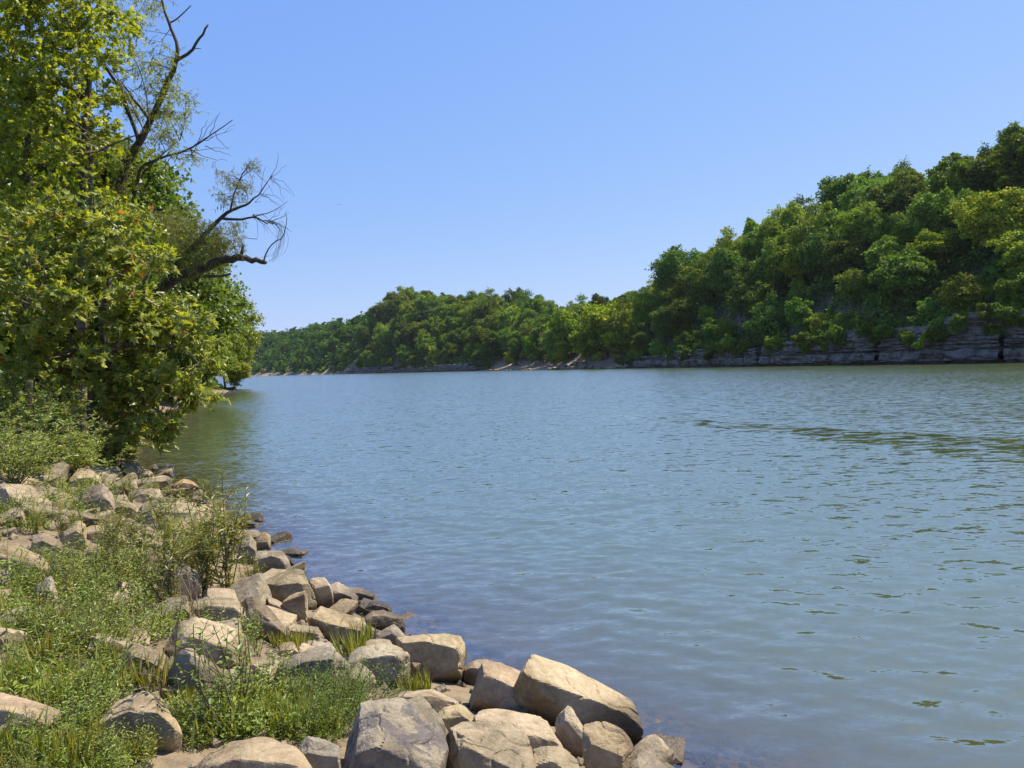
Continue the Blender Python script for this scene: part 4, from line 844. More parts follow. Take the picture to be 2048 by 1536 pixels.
# the sycamore over the inlet
Y0 = 19.0; b = at(196, 915, Y0); b[2] = float(ground_z(b[0], b[1])[0]) - .1
T = Tree('sycamore_tree', 'big leaved sycamore tree with forked brown trunk overhanging the inlet', b)
T.limb(np.vstack([b[None], path3([(190, 860, 19), (186, 800, 19), (205, 720, 19), (212, 620, 19.2), (218, 540, 19.4), (212, 450, 19.8), (205, 405, 20)])]), .17, .012, 'trunk', 16, 'bark_pale')
T.limb(path3([(186, 800, 19), (205, 745, 18.8), (235, 690, 18.4), (262, 640, 18.2), (282, 600, 18), (300, 540, 17.8)]), .10, .035, 'branch', 12, 'bark_pale')
T.limb(path3([(195, 770, 19), (150, 700, 18.3), (100, 640, 17.6), (40, 600, 17)]), .07, .02, 'branch', 10, 'bark_pale')
T.limb(path3([(212, 640, 19.2), (170, 560, 19), (150, 470, 19), (140, 420, 19)]), .06, .02, 'branch', 10, 'bark_pale')
T.limb(path3([(235, 690, 18.4), (300, 690, 18), (360, 700, 18), (410, 740, 18.3)]), .05, .015, 'branch', 10, 'bark_pale')
T.limb(path3([(188, 820, 19), (250, 800, 18.6), (310, 820, 18.4), (370, 850, 18.4)]), .05, .012, 'branch', 10, 'bark_pale')
for poly, n_, d0, d1 in (([(0, 430), (110, 400), (210, 395), (300, 440), (330, 520), (310, 600), (180, 590), (0, 560)], 50, 17.0, 20.5),
                         ([(215, 590), (320, 560), (392, 640), (412, 740), (400, 795), (300, 790), (230, 720)], 46, 17.2, 19.5),
                         ([(0, 560), (150, 590), (190, 700), (120, 760), (0, 730)], 30, 16.5, 19.5),
                         ([(160, 730), (300, 770), (385, 850), (330, 865), (230, 850), (190, 800)], 24, 17.6, 19.8),
                         ([(200, 860), (260, 860), (290, 890), (240, 895), (205, 940), (180, 930)], 14, 18.0, 19.5)):
    for (x, y) in inside(poly, n_, rl): T.cluster(at(x, y, rl.uniform(d0, d1)), .62, 8, 10, .5, .225, .45, .018, .7, .6)
T.finish(PALM, 'leaf_syc', (1.08, 1.0, .95), singles=290, rsd=.25)

# maples rising behind it, out of the top of the picture
Y0 = 24.; b = at(160, 880, Y0); b[2] = float(ground_z(b[0], b[1])[0]) - .1
T = Tree('maple_tree', 'tall silver maple with slim twin trunks and bright yellow green leaves', b)
T.limb(np.vstack([b[None], path3([(165, 560, 24), (170, 420, 24), (168, 280, 24), (178, 150, 24), (150, 60, 24), (140, -90, 24)])]), .16, .05, 'trunk', 16, 'bark_pale')
T.limb(path3([(165, 700, 24), (180, 430, 23.6), (182, 300, 23.6), (172, 265, 23.6), (178, 160, 23.6), (140, 100, 23.2)]), .09, .03, 'trunk', 12, 'bark_pale')
T.limb(path3([(168, 420, 24), (90, 330, 23), (30, 360, 22.5), (-30, 380, 22)]), .07, .02, 'branch', 10, 'bark_pale')
T.limb(path3([(60, 880, 23), (58, 600, 23), (56, 330, 23), (50, 200, 23), (20, 60, 23), (0, -60, 23)]), .12, .04, 'trunk', 14, 'bark_pale')
T.limb(path3([(160, 305, 24), (200, 300, 23), (260, 275, 22.6), (300, 262, 22.4)]), .04, .012, 'branch', 10, 'bark_pale')
for poly, n_, d0, d1 in (([(-30, -40), (120, -40), (230, 0), (250, 90), (225, 170), (130, 190), (-30, 180)], 92, 21.0, 24.5),
                         ([(-30, 150), (150, 160), (150, 260), (130, 330), (60, 420), (-30, 420)], 66, 21.0, 24.5),
                         ([(140, 180), (230, 170), (240, 300), (200, 400), (130, 400)], 26, 22.5, 26.0)):
    for (x, y) in inside(poly, n_, rl): T.cluster(at(x, y, rl.uniform(d0, d1)), .8, 9, 13, .5, .135, .4, .02, .75, .6)
T.finish(MAPLE, 'leaf_maple', (1.12, 1.12, .95))

# the dark leaning tree with a dead forked top
Y0 = 26.; b = at(195, 850, Y0); b[2] = float(ground_z(b[0], b[1])[0]) - .1
T = Tree('leaning_tree', 'dark leaning tree with a bare forked top reaching over the river', b)
tp = T.limb(np.vstack([b[None], path3([(215, 600, 26), (232, 420, 26), (250, 340, 26), (290, 265, 25.8), (325, 190, 25.6), (352, 122, 25.5)])]), .20, .075, 'trunk', 18)
T.limb(path3([(352, 122, 25.5), (356, 95, 25.5), (345, 65, 25.5), (331, 30, 25.4), (321, -10, 25.4)]), .07, .035, 'branch', 10, wob=.01, label='bare upright fork of the dead top')
T.limb(path3([(354, 120, 25.5), (375, 108, 25.4), (392, 88, 25.3), (405, 68, 25.2), (416, 50, 25.2)]), .06, .03, 'branch', 9, wob=.01, label='bare crooked fork of the dead top')
T.limb(path3([(340, 45, 25.5), (358, 35, 25.4), (382, 11, 25.3)]), .03, .015, 'branch', 6, wob=.01)
T.limb(path3([(386, 97, 25.3), (402, 97, 25.3)]), .018, .01, 'branch', 4, wob=0)
T.limb(path3([(262, 445, 26), (270, 380, 25.6), (290, 330, 25.2), (360, 305, 24.8), (400, 285, 24.6), (465, 240, 24.4)]), .07, .012, 'branch', 16)
T.limb(path3([(285, 345, 25.2), (325, 310, 25), (360, 280, 25)]), .035, .012, 'branch', 8)
T.limb(path3([(265, 440, 26), (300, 432, 25.6), (312, 415, 25.4), (302, 405, 25.4)]), .04, .012, 'branch', 8)
for a, bb in (((360, 305), (460, 295)), ((370, 302), (466, 258)), ((385, 295), (436, 230)), ((380, 298), (455, 322)), ((400, 285), (470, 250)), ((330, 318), (345, 372)), ((345, 310), (300, 375)), ((410, 292), (462, 312)), ((395, 290), (415, 240)), ((420, 272), (440, 225)), ((430, 265), (458, 300))):
    T.limb(path3([(*a, 24.7), ((a[0] + bb[0]) / 2 + rl.uniform(-8, 8), (a[1] + bb[1]) / 2 + rl.uniform(-4, 8), 24.6), (*bb, 24.5)]), .014, .004, 'twig', 8, sides=4, wob=.02)
T.limb(path3([(280, 290, 25.8), (240, 180, 25.4), (190, 110, 25), (150, 40, 25), (120, -20, 25)]), .07, .03, 'branch', 12)
T.limb(path3([(300, 240, 25.8), (262, 190, 25.4), (240, 160, 25.2)]), .05, .02, 'branch', 8)
T.limb(path3([(250, 60, 25.2), (225, 35, 25.2), (180, -10, 25)]), .07, .05, 'branch', 8)
for poly, n_, d0, d1 in (([(230, 30), (330, 60), (350, 130), (380, 230), (350, 260), (300, 300), (250, 300), (230, 180)], 48, 24.4, 27.2),
                         ([(300, 130), (360, 160), (385, 240), (360, 270), (310, 220)], 16, 24.6, 26.2),
                         ([(180, -30), (320, -30), (310, 60), (240, 70)], 16, 24.5, 26.5),
                         ([(230, 290), (310, 290), (290, 380), (240, 420), (220, 380)], 16, 24.8, 27),
                         ([(330, 250), (395, 290), (380, 325), (320, 300)], 7, 24.4, 25)):
    for (x, y) in inside(poly, n_, rl): T.cluster(at(x, y, rl.uniform(d0, d1)), .62, 8, 11, .5, .13, .6, .014, .8, .6)
T.finish(LANCE, 'leaf_maple', (.95, .95, 1.0), twig_mat='bark')

# the willow beyond, its heavy limb held out over the water
Y0 = 36.; b = at(250, 815, Y0); b[2] = float(ground_z(b[0], b[1])[0]) - .1
T = Tree('willow_tree', 'willow with a heavy bare limb held out over the water', b)
T.limb(np.vstack([b[None], path3([(255, 700, 36), (275, 620, 36), (330, 570, 36), (385, 543, 35.6), (430, 525, 35.4), (462, 516, 35.2), (485, 515, 35.2), (508, 521, 35.1), (531, 525, 35)])]), .36, .10, 'trunk', 22, wob=.03)
T.limb(path3([(482, 516, 35.2), (484, 502, 35.2), (487, 490, 35.2)]), .08, .06, 'branch', 5, wob=.01)
T.limb(path3([(528, 524, 35), (532, 506, 35), (548, 485, 34.9), (566, 474, 34.8), (574, 440, 34.8), (572, 425, 34.8)]), .04, .010, 'branch', 12, sides=5)
T.limb(path3([(410, 552, 35.4), (435, 553, 35.2), (461, 548, 35)]), .08, .05, 'branch', 6)
T.limb(path3([(330, 570, 36), (360, 520, 36), (400, 480, 36), (440, 436, 36), (470, 418, 36), (500, 405, 36)]), .16, .05, 'branch', 14)
T.limb(path3([(440, 436, 36), (480, 437, 35.8), (510, 434, 35.8), (535, 448, 35.7)]), .07, .03, 'branch', 9)
T.limb(path3([(460, 424, 36), (468, 390, 36), (480, 355, 36), (496, 330, 36)]), .05, .015, 'branch', 9)
T.limb(path3([(495, 408, 36), (520, 385, 36), (545, 350, 36)]), .05, .012, 'branch', 8)
T.limb(path3([(505, 434, 35.8), (540, 425, 35.7), (575, 402, 35.6)]), .03, .008, 'branch', 8)
for k in range(34):
    x0, y0 = rl.choice(((496, 335), (520, 388), (540, 355), (480, 360), (510, 405), (535, 445), (505, 430)))
    x1 = x0 + rl.uniform(5, 50); y1 = y0 + rl.uniform(-55, 55)
    T.limb(path3([(x0, y0, 35.8), ((x0 + x1) / 2 + rl.uniform(0, 10), (y0 + y1) / 2 + rl.uniform(-12, 4), 35.8), (x1, y1, 35.8)]), .012, .005, 'twig', 7, sides=4, wob=.03)
for k in range(12):
    x0 = rl.uniform(540, 572); T.limb(path3([(x0 - 30, 440, 35), (x0, 455, 35), (x0 + rl.uniform(-6, 5), rl.uniform(480, 505), 35), (x0 - rl.uniform(10, 40), rl.uniform(505, 530), 35)]), .009, .004, 'twig', 9, sides=4, wob=.02)
for poly, n_, rad, lv in (([(310, 430), (400, 425), (450, 450), (470, 500), (420, 530), (350, 570), (310, 560)], 80, .85, 13),
                      ([(430, 330), (500, 310), (515, 345), (500, 400), (440, 420), (425, 380)], 22, .55, 7),
                      ([(420, 430), (490, 440), (480, 500), (430, 500)], 18, .6, 9)):
    for (x, y) in inside(poly, n_, rl): T.cluster(at(x, y, rl.uniform(34.6, 37.4)), rad, 8, lv, .5, .19, .7, .016, .85, .6)
T.finish(LANCE_N, 'leaf_willow', twig_mat='bark')

# trees lining the bank further along
MID = []
for k, (rx, rz, lb) in enumerate(((.40, .43, 40), (.34, .46, 34), (.46, .42, 46))):
    MID.append((crown_mesh('crown', 12., rx * 12, rz * 12, lb, 620, .24, M['leaf_bank'], 140 + k, .3), trunk_mesh('trunk', 12., .2, M['bark'], 150 + k)))
def bank_tree(px, top, bot, Y, k, col, label, wide=1.0, group=None):
    t0 = at(px, top, Y); z0 = float(ground_z(t0[0], Y)[0]); H = (t0[2] - z0) / 12 * 1.0
    return add_tree('bank_tree', MID, k, (t0[0], Y, z0 - .2), H * wide, k * 2.1 + px, col, label, group, 1 / wide)
bank_tree(443, 572, 780, 118, 0, (1.15, 1.1, .8), 'rounded light green tree at the tip of the wooded bank', .85)
bank_tree(418, 600, 790, 112, 2, (.95, 1.0, .8), 'leafy tree low over the mud bank beside the tip tree', .9)
bank_tree(398, 535, 790, 96, 1, (.7, .8, .9), 'dark tree standing behind the willow foliage', 1.0)
bank_tree(372, 585, 800, 78, 2, (1.0, 1.0, .8), 'mid green tree filling the bank between willow and tip tree', .95)
bank_tree(470, 690, 775, 128, 1, (1.5, 1.3, .7), 'yellowish small tree leaning out at the tip of the bank', 1.0)
bank_tree(330, 470, 800, 62, 0, (.75, .85, .8), 'dark bank tree behind the sycamore crown', 1.0)
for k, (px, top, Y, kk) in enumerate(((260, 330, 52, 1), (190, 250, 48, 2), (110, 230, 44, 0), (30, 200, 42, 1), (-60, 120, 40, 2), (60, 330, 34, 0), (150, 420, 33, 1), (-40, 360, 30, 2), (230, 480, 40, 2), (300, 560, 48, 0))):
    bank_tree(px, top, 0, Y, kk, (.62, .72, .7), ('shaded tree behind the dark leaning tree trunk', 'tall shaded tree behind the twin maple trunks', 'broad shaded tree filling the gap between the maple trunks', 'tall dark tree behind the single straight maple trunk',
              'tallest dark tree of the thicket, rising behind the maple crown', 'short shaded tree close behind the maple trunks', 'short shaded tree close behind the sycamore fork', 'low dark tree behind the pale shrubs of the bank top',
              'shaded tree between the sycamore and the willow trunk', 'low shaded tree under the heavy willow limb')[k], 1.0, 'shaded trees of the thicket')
bank_tree(335, 650, 820, 60, 1, (.85, .95, .8), 'low leafy tree over the inlet mud behind the sycamore', 1.15)
bank_tree(400, 665, 800, 90, 0, (.95, 1.0, .75), 'low bushy tree hanging over the mud bank', 1.25)
# bushes closing the thicket below the bank trees
n_ = 42000; sS = rng.uniform(13.6, 20.2, n_); k = sS.astype(int); f = (sS - k)[:, None]; p = LS[k] * (1 - f) + LS[k + 1] * f; tn = unit(LS[k + 1] - LS[k]); nl = np.c_[-tn[:, 1], tn[:, 0]]
dd = 1.6 + 26 * rng.random(n_) ** 1.3; p = p + nl * dd[:, None]; lump = np.clip(.5 + .8 * fbm(np.c_[p * .35, p[:, :1] * 0], 51, 3), .08, 1.3); hh_ = np.clip(.5 + dd * .55, .6, 5.5)
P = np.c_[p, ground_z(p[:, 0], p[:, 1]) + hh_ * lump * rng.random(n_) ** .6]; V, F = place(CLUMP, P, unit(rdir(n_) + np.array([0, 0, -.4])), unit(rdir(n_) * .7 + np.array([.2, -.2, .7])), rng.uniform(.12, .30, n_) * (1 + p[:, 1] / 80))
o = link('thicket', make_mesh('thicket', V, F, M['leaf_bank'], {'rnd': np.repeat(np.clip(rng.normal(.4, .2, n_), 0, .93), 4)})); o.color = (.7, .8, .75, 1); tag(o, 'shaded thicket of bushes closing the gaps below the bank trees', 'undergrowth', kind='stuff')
# driftwood at the foot of the tip tree
e = link('driftwood_log', make_mesh('driftwood_log', *tube(spline(path3([(440, 776, 122), (452, 779, 121), (464, 777, 120.5), (470, 774, 120)]), 8), np.linspace(.5, .2, 8), 7), M['bark'], None, True)); tag(e, 'dark driftwood log at the foot of the tip tree on the mud', 'log')

# ------------------------------------------------------------------ shrubs and herbs of the near bank
def plant_mesh(kind, seed):
    """(stems V,F), (leaf pos, tip, nrm, size, tpl), material names"""
    r_ = np.random.default_rng(seed); st, P, Tp, Nn, S = [], [], [], [], []
    def stem(p0, p1, rad, nl, ls, l0=.15, bend=.1, updir=.4, nodes=6):
        mid = (p0 + p1) / 2 + r_.normal(0, bend, 3) * np.linalg.norm(p1 - p0); C = spline([p0, mid, p1], nodes); st.append(tube(C, np.linspace(rad, rad * .4, nodes), 4))
        if nl:
            t_ = np.linspace(l0, 1, nl); idx = t_ * (nodes - 1); k = np.clip(idx.astype(int), 0, nodes - 2); pos = C[k] + (C[k + 1] - C[k]) * (idx - k)[:, None]
            ang = np.arange(nl) * 2.4 + r_.uniform(0, 6); out_ = np.c_[np.cos(ang), np.sin(ang), np.full(nl, updir)] + r_.normal(0, .25, (nl, 3))
            P.append(pos); Tp.append(unit(out_)); Nn.append(unit(np.c_[np.zeros((nl, 2)), np.ones(nl)] + r_.normal(0, .4, (nl, 3)))); S.append(ls * r_.uniform(.6, 1.25, nl) * (1.05 - .45 * t_))
    z3 = np.zeros(3)
    if kind == 'willow':
        for _ in range(8):
            a = r_.uniform(0, 6.28); L = r_.uniform(.5, 1.05); lean = r_.uniform(.1, .55); e_ = np.array([math.cos(a) * lean * L, math.sin(a) * lean * L, L]); stem(r_.normal(0, .03, 3) * [1, 1, 0], e_, .007, 34, .115, .15)
            for _ in range(4):
                f = r_.uniform(.35, .85); d = rdir(1)[0] * .18; d[2] = abs(d[2]) + .06; stem(e_ * f, e_ * f + d, .003, 12, .095, .15)
        tpl = LANCE
    elif kind == 'tall':
        for _ in range(5):
            a = r_.uniform(0, 6.28); L = r_.uniform(.45, .85); e_ = np.array([math.cos(a) * .22 * L, math.sin(a) * .22 * L, L]); stem(r_.normal(0, .02, 3) * [1, 1, 0], e_, .006, 15, .085, .2)
            for _ in range(2):
                f = r_.uniform(.4, .8); d = rdir(1)[0] * .16; d[2] = abs(d[2]) + .08; stem(e_ * f, e_ * f + d, .003, 5, .065, .3)
        tpl = leaf_lance(.36)
    elif kind == 'stemmed':
        stem(z3, np.array([.03, .02, .75]), .006, 18, .095, .12); stem(z3 + [.02, 0, 0], np.array([-.12, .05, .5]), .005, 11, .08, .2); tpl = leaf_lance(.42)
    elif kind == 'herb':
        for _ in range(40):
            a = r_.uniform(0, 6.28); L = r_.uniform(.12, .36); rr = r_.uniform(0, .26); p0 = np.array([math.cos(a) * rr, math.sin(a) * rr, -.02]); stem(p0, p0 + np.array([math.cos(a) * .12, math.sin(a) * .12, L]) + r_.normal(0, .04, 3), .003, 12, .066, .15)
        tpl = leaf_lance(.30)
    elif kind == 'fern':
        for _ in range(60):
            a = r_.uniform(0, 6.28); L = r_.uniform(.10, .30); rr = r_.uniform(0, .20); p0 = np.array([math.cos(a) * rr, math.sin(a) * rr, -.02]); stem(p0, p0 + np.array([math.cos(a) * .10, math.sin(a) * .10, L]) + r_.normal(0, .05, 3), .002, 26, .026, .2, .15)
        tpl = LANCE
    elif kind == 'grass':
        for _ in range(70):
            a = r_.uniform(0, 6.28); L = r_.uniform(.12, .34); rr = r_.uniform(0, .09); P.append(np.array([[math.cos(a) * rr, math.sin(a) * rr, -.02]])); Tp.append(unit(np.array([[math.cos(a) * .35, math.sin(a) * .35, 1]]) + r_.normal(0, .15, (1, 3)))); Nn.append(np.array([[math.cos(a), math.sin(a), .3]])); S.append(np.array([L]))
        st.append(tube(np.array([[0, 0, -.03], [0, 0, .01], [0, 0, .05]]), .004, 4)); tpl = leaf_lance(.045)
    elif kind == 'dry':
        for _ in range(26):
            a = r_.uniform(0, 6.28); L = r_.uniform(.2, .55); e_ = np.array([math.cos(a) * .4 * L, math.sin(a) * .4 * L, L]); stem(r_.normal(0, .06, 3) * [1, 1, 0], e_, .003, 4, .03, .5, .2)
        tpl = LANCE_N
    elif kind == 'shrub':
        for _ in range(34):
            a = r_.uniform(0, 6.28); L = r_.uniform(.7, 1.5); el = r_.uniform(.35, 1.3); e_ = np.array([math.cos(a) * math.cos(el), math.sin(a) * math.cos(el), math.sin(el)]) * L; stem(r_.normal(0, .12, 3) * [1, 1, 0], e_, .010, 26, .10, .2)
            for _ in range(7):
                f = r_.uniform(.35, .95); d = rdir(1)[0] * .30; d[2] = abs(d[2]) * .8; stem(e_ * f, e_ * f + d, .004, 14, .09, .15)
        tpl = leaf_lance(.36)
    sv = join(st); return sv, (np.concatenate(P), np.concatenate(Tp), np.concatenate(Nn), np.concatenate(S)), tpl
PLANT = {}
def plant_model(kind, seed, leafm, stemm, singles=0):
    sv, (P, Tp, Nn, S), tpl = plant_mesh(kind, seed); r_ = np.random.default_rng(seed + 1); n_ = len(P); rnd = np.clip(r_.normal(.5, .27, n_), 0, 1)
    sm = make_mesh('stem', sv[0], sv[1], M[stemm], None if stemm != 'dry' else {'rnd': r_.uniform(0, 1, len(sv[0]))})
    if singles:
        ms = [make_mesh('leaf', tpl[0], tpl[1], M[leafm], {'rnd': np.full(len(tpl[0]), (b + .5) / 5)}) for b in range(5)]
        return ('single', sm, ms, (P, Tp, Nn, S, rnd))
    V, F = place(tpl, P, Tp, Nn, S); return ('mass', sm, make_mesh('leaves', V, F, M[leafm], {'rnd': np.repeat(rnd, len(tpl[0]))}), None)
for kind, lm, sm, nv, sg in (('willow', 'leaf_willow', 'stem', 3, 0), ('tall', 'leaf_herb', 'stem', 2, 0), ('stemmed', 'leaf_herb', 'stem', 2, 1), ('herb', 'leaf_herb', 'stem', 4, 0), ('fern', 'leaf_fern', 'stem', 3, 0),
                             ('grass', 'grass', 'stem', 3, 0), ('dry', 'dry', 'dry', 2, 0), ('shrub', 'leaf_pale', 'stem', 3, 0)):
    PLANT[kind] = [plant_model(kind, 700 + 31 * j + len(kind) * 5, lm, sm, sg) for j in range(nv)]
NAMES = {'willow': 'willow_sapling', 'tall': 'tall_weed', 'stemmed': 'slender_weed', 'herb': 'leafy_herb', 'fern': 'feathery_weed', 'grass': 'grass_tuft', 'dry': 'dry_stalks', 'shrub': 'shrub'}
CATS = {'willow': 'sapling', 'tall': 'weed', 'stemmed': 'weed', 'herb': 'herb', 'fern': 'weed', 'grass': 'grass tuft', 'dry': 'dead plant', 'shrub': 'shrub'}
rp = random.Random(29)
def add_plant(kind, px, py, hpx, label, group=None, col=(1, 1, 1), wide=1.0, natural=None, up=0.0):
    p = hit(px, py)[0]; nat = {'willow': 1.0, 'tall': .8, 'stemmed': .75, 'herb': .36, 'fern': .30, 'grass': .33, 'dry': .5, 'shrub': 1.5}[kind]
    hm = hpx / FPX * p[1]; s_ = hm / nat; mdl = rp.choice(PLANT[kind])
    e = link(NAMES[kind], None, None, (p[0], p[1], p[2] + up)); e.scale = (s_ * wide, s_ * wide, s_); e.rotation_euler = (rp.uniform(-.12, .12), rp.uniform(-.12, .12), rp.uniform(0, 6.28)); tag(e, label, CATS[kind], group)
    link('stem', mdl[1], e)
    if mdl[0] == 'mass': o = link('leaves', mdl[2], e); o.color = (*col, 1); o['kind'] = 'stuff'
    else:
        P, Tp, Nn, S, rnd = mdl[3]
        for i in range(len(P)):
            y = unit(Tp[i]); z = unit(Nn[i] - (Nn[i] @ y) * y); x = np.cross(y, z); o = link('leaf', mdl[2][min(int(rnd[i] * 5), 4)], e)
            o.matrix_local = Matrix(((x[0], y[0], z[0], P[i][0]), (x[1], y[1], z[1], P[i][1]), (x[2], y[2], z[2], P[i][2]), (0, 0, 0, 1))) @ Matrix.Scale(float(S[i]), 4); o.color = (*col, 1)
    return e
# singled out
add_plant('tall', 452, 1482, 300, 'tall dark leaved weed standing behind the broad smooth boulder', col=(.75, .85, .8))
add_plant('tall', 485, 1440, 240, 'bushy weed beside the tall dark leaved weed')
add_plant('stemmed', 440, 1470, 215, 'slender leafy stem in front of the two toned boulder', col=(.9, 1, .9))
add_plant('willow', 455, 1205, 265, 'tallest willow sapling in front of the open water', wide=.8)
add_plant('willow', 412, 1195, 235, 'willow sapling clump beside the tan rock', wide=.8)
add_plant('willow', 345, 1225, 215, 'dense willow sapling drooping over the tan rock', wide=1.0)
add_plant('willow', 500, 1190, 90, 'short willow sapling at the foot of the leaning slabs')
add_plant('stemmed', 168, 1150, 150, 'single leafy stem rising beside the smooth tan slab')
add_plant('stemmed', 212, 1125, 110, 'lower leafy stem among the pale rocks')
add_plant('willow', 262, 1010, 75, 'small willow growing over the shrubby grey rock', wide=1.2)
add_plant('willow', 305, 1005, 70, 'second small willow over the flat pale rock by the inlet', wide=1.1)
add_plant('grass', 706, 1318, 78, 'upright green grass tuft beside the speckled boulder')
add_plant('grass', 730, 1300, 80, 'tall grass tuft leaning against the low tan boulder', wide=.7)
add_plant('grass', 820, 1388, 62, 'grass tuft in the hollow below the square shouldered block')
add_plant('grass', 848, 1386, 55, 'second grass tuft in the hollow below the square shouldered block')
add_plant('herb', 795, 1398, 30, 'low leafy plant at the edge of the rock hollow')
add_plant('fern', 680, 1450, 130, 'bright green feathery weed against the purple stained block', wide=1.1)
add_plant('fern', 640, 1400, 80, 'feathery weed on top of the large grey boulder', wide=1.2)
add_plant('dry', 380, 1240, 130, 'brown dead stalks tangled beside the humped boulder', wide=.8)
add_plant('dry', 345, 1215, 110, 'dry dead stems under the drooping willow sapling', wide=.9)
for j, (x, y, h_, w_) in enumerate(((60, 965, 190, 1.0), (125, 960, 165, .95), (5, 985, 200, 1.0), (170, 945, 95, .9), (95, 930, 200, 1.0), (20, 900, 210, 1.0))):
    add_plant('shrub', x, y, h_, ('pale narrow leaved shrub above the green herb strip on the bank', 'pale shrub next to the small spilling shrub and domed boulder', 'broad pale shrub rooted lowest, above the long sloping slab', 'small pale shrub spilling beside the domed boulder', 'tall pale shrub close before the sycamore trunk', 'tall pale shrub highest on the bank before the maples')[j], 'pale shrubs at the top of the bank', (1, 1, 1), w_)
def on_rock(P, k=.85):
    R_ = np.array(ROCKS); d2 = (P[:, None, 0] - R_[None, :, 0]) ** 2 + (P[:, None, 1] - R_[None, :, 1]) ** 2; return (d2 < (R_[None, :, 2] * k) ** 2).any(1)
def sow(kind, poly, n_, h0, h1, label, group, wide=1.0, bright=(.75, 1.2)):
    for (x, y) in inside(poly, n_, rp):
        if on_rock(hit(x, y)): continue
        b_ = rp.uniform(*bright); h_ = rp.uniform(h0, h1); sz_ = 'low' if h_ < h0 + .33 * (h1 - h0) else ('tall' if h_ > h0 + .67 * (h1 - h0) else 'middling'); tn_ = 'darker' if b_ < .9 else ('paler' if b_ > 1.05 else 'plain')
        add_plant(kind, x, y, h_, f'{sz_} {tn_} {label}', f'{sz_} {tn_} {group}', (b_ * rp.uniform(.9, 1.15), b_, b_ * rp.uniform(.8, 1.1)), wide * rp.uniform(.85, 1.25))
sow('herb', [(90, 1290), (120, 1150), (200, 1120), (300, 1140), (350, 1230), (320, 1300), (200, 1320)], 24, 50, 95, 'bushy green herb in the thick patch above the kite shaped boulder', 'herbs of the thick middle patch')
sow('herb', [(-20, 1220), (110, 1230), (230, 1330), (200, 1400), (120, 1400), (-20, 1370)], 17, 45, 85, 'leafy herb in the patch between the long pale boulder and the thicket', 'herbs above the long pale boulder')
sow('herb', [(-20, 1480), (120, 1460), (200, 1480), (330, 1490), (420, 1500), (330, 1536), (250, 1580), (-20, 1620)], 34, 40, 75, 'leafy herb growing below the kite shaped boulder', 'herbs below the kite shaped boulder')
sow('herb', [(120, 1400), (190, 1400), (215, 1440), (190, 1480), (120, 1470)], 8, 50, 90, 'leafy herb between the long pale and kite shaped boulders', 'herbs between the pale boulders')
sow('herb', [(350, 1400), (450, 1410), (560, 1400), (600, 1470), (500, 1475), (380, 1490), (350, 1440)], 22, 45, 90, 'leafy herb around the foot of the tall weed', 'herbs around the tall weed')
sow('fern', [(560, 1380), (680, 1390), (720, 1420), (690, 1480), (600, 1480)], 12, 60, 100, 'feathery green weed between the grey boulder and the purple stained block', 'feathery weeds by the purple block')
sow('herb', [(-20, 1040), (60, 1000), (170, 990), (190, 1030), (120, 1055), (-20, 1075)], 17, 35, 70, 'herb in the green strip below the pale shrubs', 'herbs below the pale shrubs')
sow('herb', [(-20, 1150), (60, 1160), (70, 1200), (40, 1240), (-20, 1240)], 8, 60, 90, 'herb beside the crumbly ledged rock', 'herbs by the crumbly rock')
sow('willow', [(200, 1130), (330, 1080), (400, 1080), (430, 1150), (360, 1190), (260, 1180)], 15, 90, 150, 'thin willow sapling among the bank boulders', 'thin willow saplings among the boulders', .8)
sow('tall', [(395, 1270), (500, 1250), (560, 1300), (480, 1340), (400, 1320)], 9, 70, 130, 'loose leafy weed between the humped and large grey boulders', 'loose weeds between the boulders')
sow('tall', [(470, 1320), (560, 1330), (560, 1420), (480, 1440)], 6, 70, 130, 'weed growing beside the humped boulder', 'weeds beside the humped boulder')
sow('grass', [(60, 1330), (240, 1290), (330, 1380), (240, 1400), (100, 1420)], 14, 45, 85, 'grass tuft among the herbs near the kite shaped boulder', 'grass tufts near the kite shaped boulder', 1.2)
sow('grass', [(560, 1290), (640, 1290), (680, 1330), (600, 1370), (540, 1360)], 9, 30, 60, 'grass tuft on the large grey boulder', 'grass tufts on the large grey boulder')
sow('grass', [(340, 1360), (460, 1390), (440, 1480), (340, 1470)], 12, 40, 70, 'grass tuft by the foot of the two toned boulder', 'grass tufts by the two toned boulder')
sow('tall', [(20, 1230), (130, 1170), (320, 1150), (350, 1240), (230, 1330), (60, 1330)], 16, 80, 150, 'upright leafy weed in the thick middle patch', 'upright weeds of the thick middle patch')
sow('tall', [(-20, 1500), (150, 1480), (330, 1500), (280, 1590), (-20, 1600)], 7, 75, 125, 'upright leafy weed below the kite shaped boulder', 'upright weeds below the kite shaped boulder')
sow('willow', [(-20, 1060), (120, 1030), (200, 1050), (200, 1090), (-20, 1100)], 5, 70, 120, 'willow sapling by the long sloping slab', 'willow saplings by the long sloping slab', .8)
sow('dry', [(60, 1180), (300, 1160), (330, 1300), (100, 1320)], 10, 50, 90, 'dry brown stalks in the thick middle patch', 'dry stalks of the thick middle patch')
sow('grass', [(-20, 1480), (330, 1490), (260, 1580), (-20, 1600)], 14, 60, 110, 'grass tuft below the kite shaped boulder', 'grass tufts below the kite shaped boulder', 1.1)
sow('dry', [(160, 1330), (360, 1360), (420, 1480), (200, 1420)], 9, 40, 75, 'dry brown stalks among the herbs', 'dry stalks among the herbs')
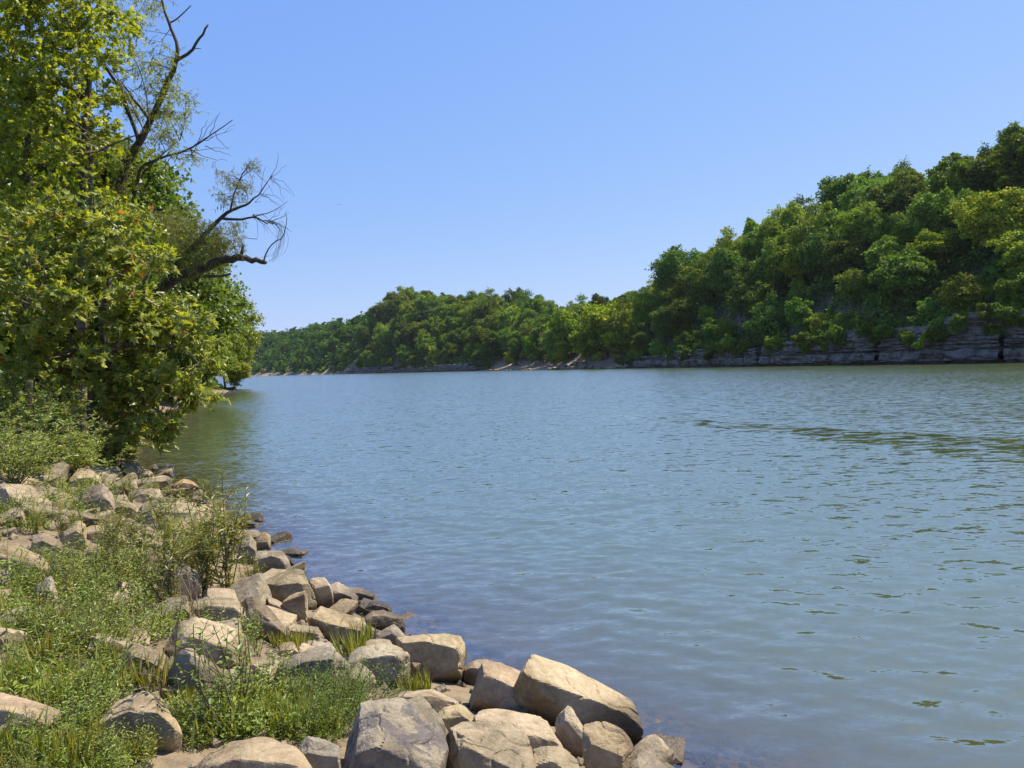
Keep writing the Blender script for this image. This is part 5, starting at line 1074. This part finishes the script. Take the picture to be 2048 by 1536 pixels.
# mat of small leaves and grass over the upper bank
POLYS = (([(-30, 970), (180, 960), (210, 1020), (120, 1060), (-30, 1090)], 5200), ([(-30, 1150), (110, 1140), (330, 1120), (350, 1230), (330, 1330), (200, 1420), (-30, 1400)], 6000),
         ([(-30, 1440), (200, 1440), (350, 1480), (430, 1500), (330, 1540), (260, 1640), (-30, 1640)], 6500), ([(350, 1390), (460, 1380), (600, 1390), (700, 1420), (680, 1480), (560, 1475), (380, 1490)], 4500))
PX = np.concatenate([np.array(inside(pl, n_, rp)) for pl, n_ in POLYS]); G = np.concatenate([hit(PX[i:i + 3000, 0], PX[i:i + 3000, 1]) for i in range(0, len(PX), 3000)])
G = G[(~on_rock(G, .95)) & (fbm(np.c_[G[:, :2] * 1.6, G[:, 2] * 0], 83, 3) + rng.normal(0, .15, len(G)) > .08)]
n_ = len(G); gs = rng.random(n_) < .18
G[:, 2] += rng.uniform(0, .10, n_)
up_ = np.array([0, 0, 1.]); VV = []
V, F = place(leaf_lance(.28), G[~gs], unit(rdir((~gs).sum()) + np.array([0, 0, .25])), unit(rdir((~gs).sum()) * .6 + up_), rng.uniform(.03, .075, (~gs).sum()))
o = link('ground_cover', make_mesh('ground_cover', V, F, M['leaf_herb'], {'rnd': np.repeat(np.clip(rng.normal(.5, .28, (~gs).sum()), 0, 1), 5)})); tag(o, 'mat of small leaves covering the soil of the bank', 'ground cover', kind='stuff')
V, F = place(leaf_lance(.05), G[gs] - np.array([0, 0, .08]), unit(rdir(gs.sum()) * .45 + up_), rdir(gs.sum()), rng.uniform(.10, .26, gs.sum()))
o = link('grass', make_mesh('grass', V, F, M['grass'], {'rnd': np.repeat(np.clip(rng.normal(.5, .28, gs.sum()), 0, 1), 5)})); tag(o, 'thin grass growing through the herbs of the bank', 'grass', kind='stuff')

# a bird far out over the river
bp_ = at(678, 409, 180.); e = link('bird', None, None, bp_); tag(e, 'small dark bird gliding in the open sky over the river', 'bird')
V, F = tube(np.array([[-.10, -.25, 0], [-.05, -.12, 0], [0, 0, .0], [.03, .15, 0], [.05, .24, .01]]), np.array([.02, .05, .065, .045, .02]), 6); link('body', make_mesh('body', V, F, M['bark'], None, True), e)
for sx_ in (-1, 1):
    w0 = np.array([[0, .10, .02], [0, -.08, .02], [sx_ * .28, .06, .07], [sx_ * .28, -.09, .07], [sx_ * .58, -.05, .04 + .07 * (sx_ > 0)], [sx_ * .55, -.11, .04 + .07 * (sx_ > 0)]])
    w1 = w0 - np.array([0, 0, .015]); Vw = np.concatenate([w0, w1]); Fw = [[0, 1, 3, 2], [2, 3, 5, 4], [6, 8, 9, 7], [8, 10, 11, 9], [0, 2, 8, 6], [2, 4, 10, 8], [1, 7, 9, 3], [3, 9, 11, 5], [4, 5, 11, 10]]
    link('wing', make_mesh('wing', Vw, np.array(Fw), M['bark']), e)

# summer haze over the valley
hv = np.array([[x, y, z] for z in (float(ZZ.min()) - 1.0, float(ZZ.max()) + 30.0) for y in (-400.0, 3500.0) for x in (-1800.0, 1600.0)])
hz = make_mesh('haze', hv, np.array([[0, 2, 3, 1], [4, 5, 7, 6], [0, 1, 5, 4], [2, 6, 7, 3], [0, 4, 6, 2], [1, 3, 7, 5]]))
m, t, out = new_mat('haze_air'); N = NT(t); pv = N.n('VolumePrincipled'); pv.inputs['Color'].default_value = (.80, .88, 1.0, 1); pv.inputs['Density'].default_value = .00004; pv.inputs['Anisotropy'].default_value = .3
N.l(pv.outputs[0], out.inputs['Volume']); hz.materials.append(m)
o = link('haze', hz); tag(o, 'thin summer haze over the river valley', 'haze', kind='stuff')
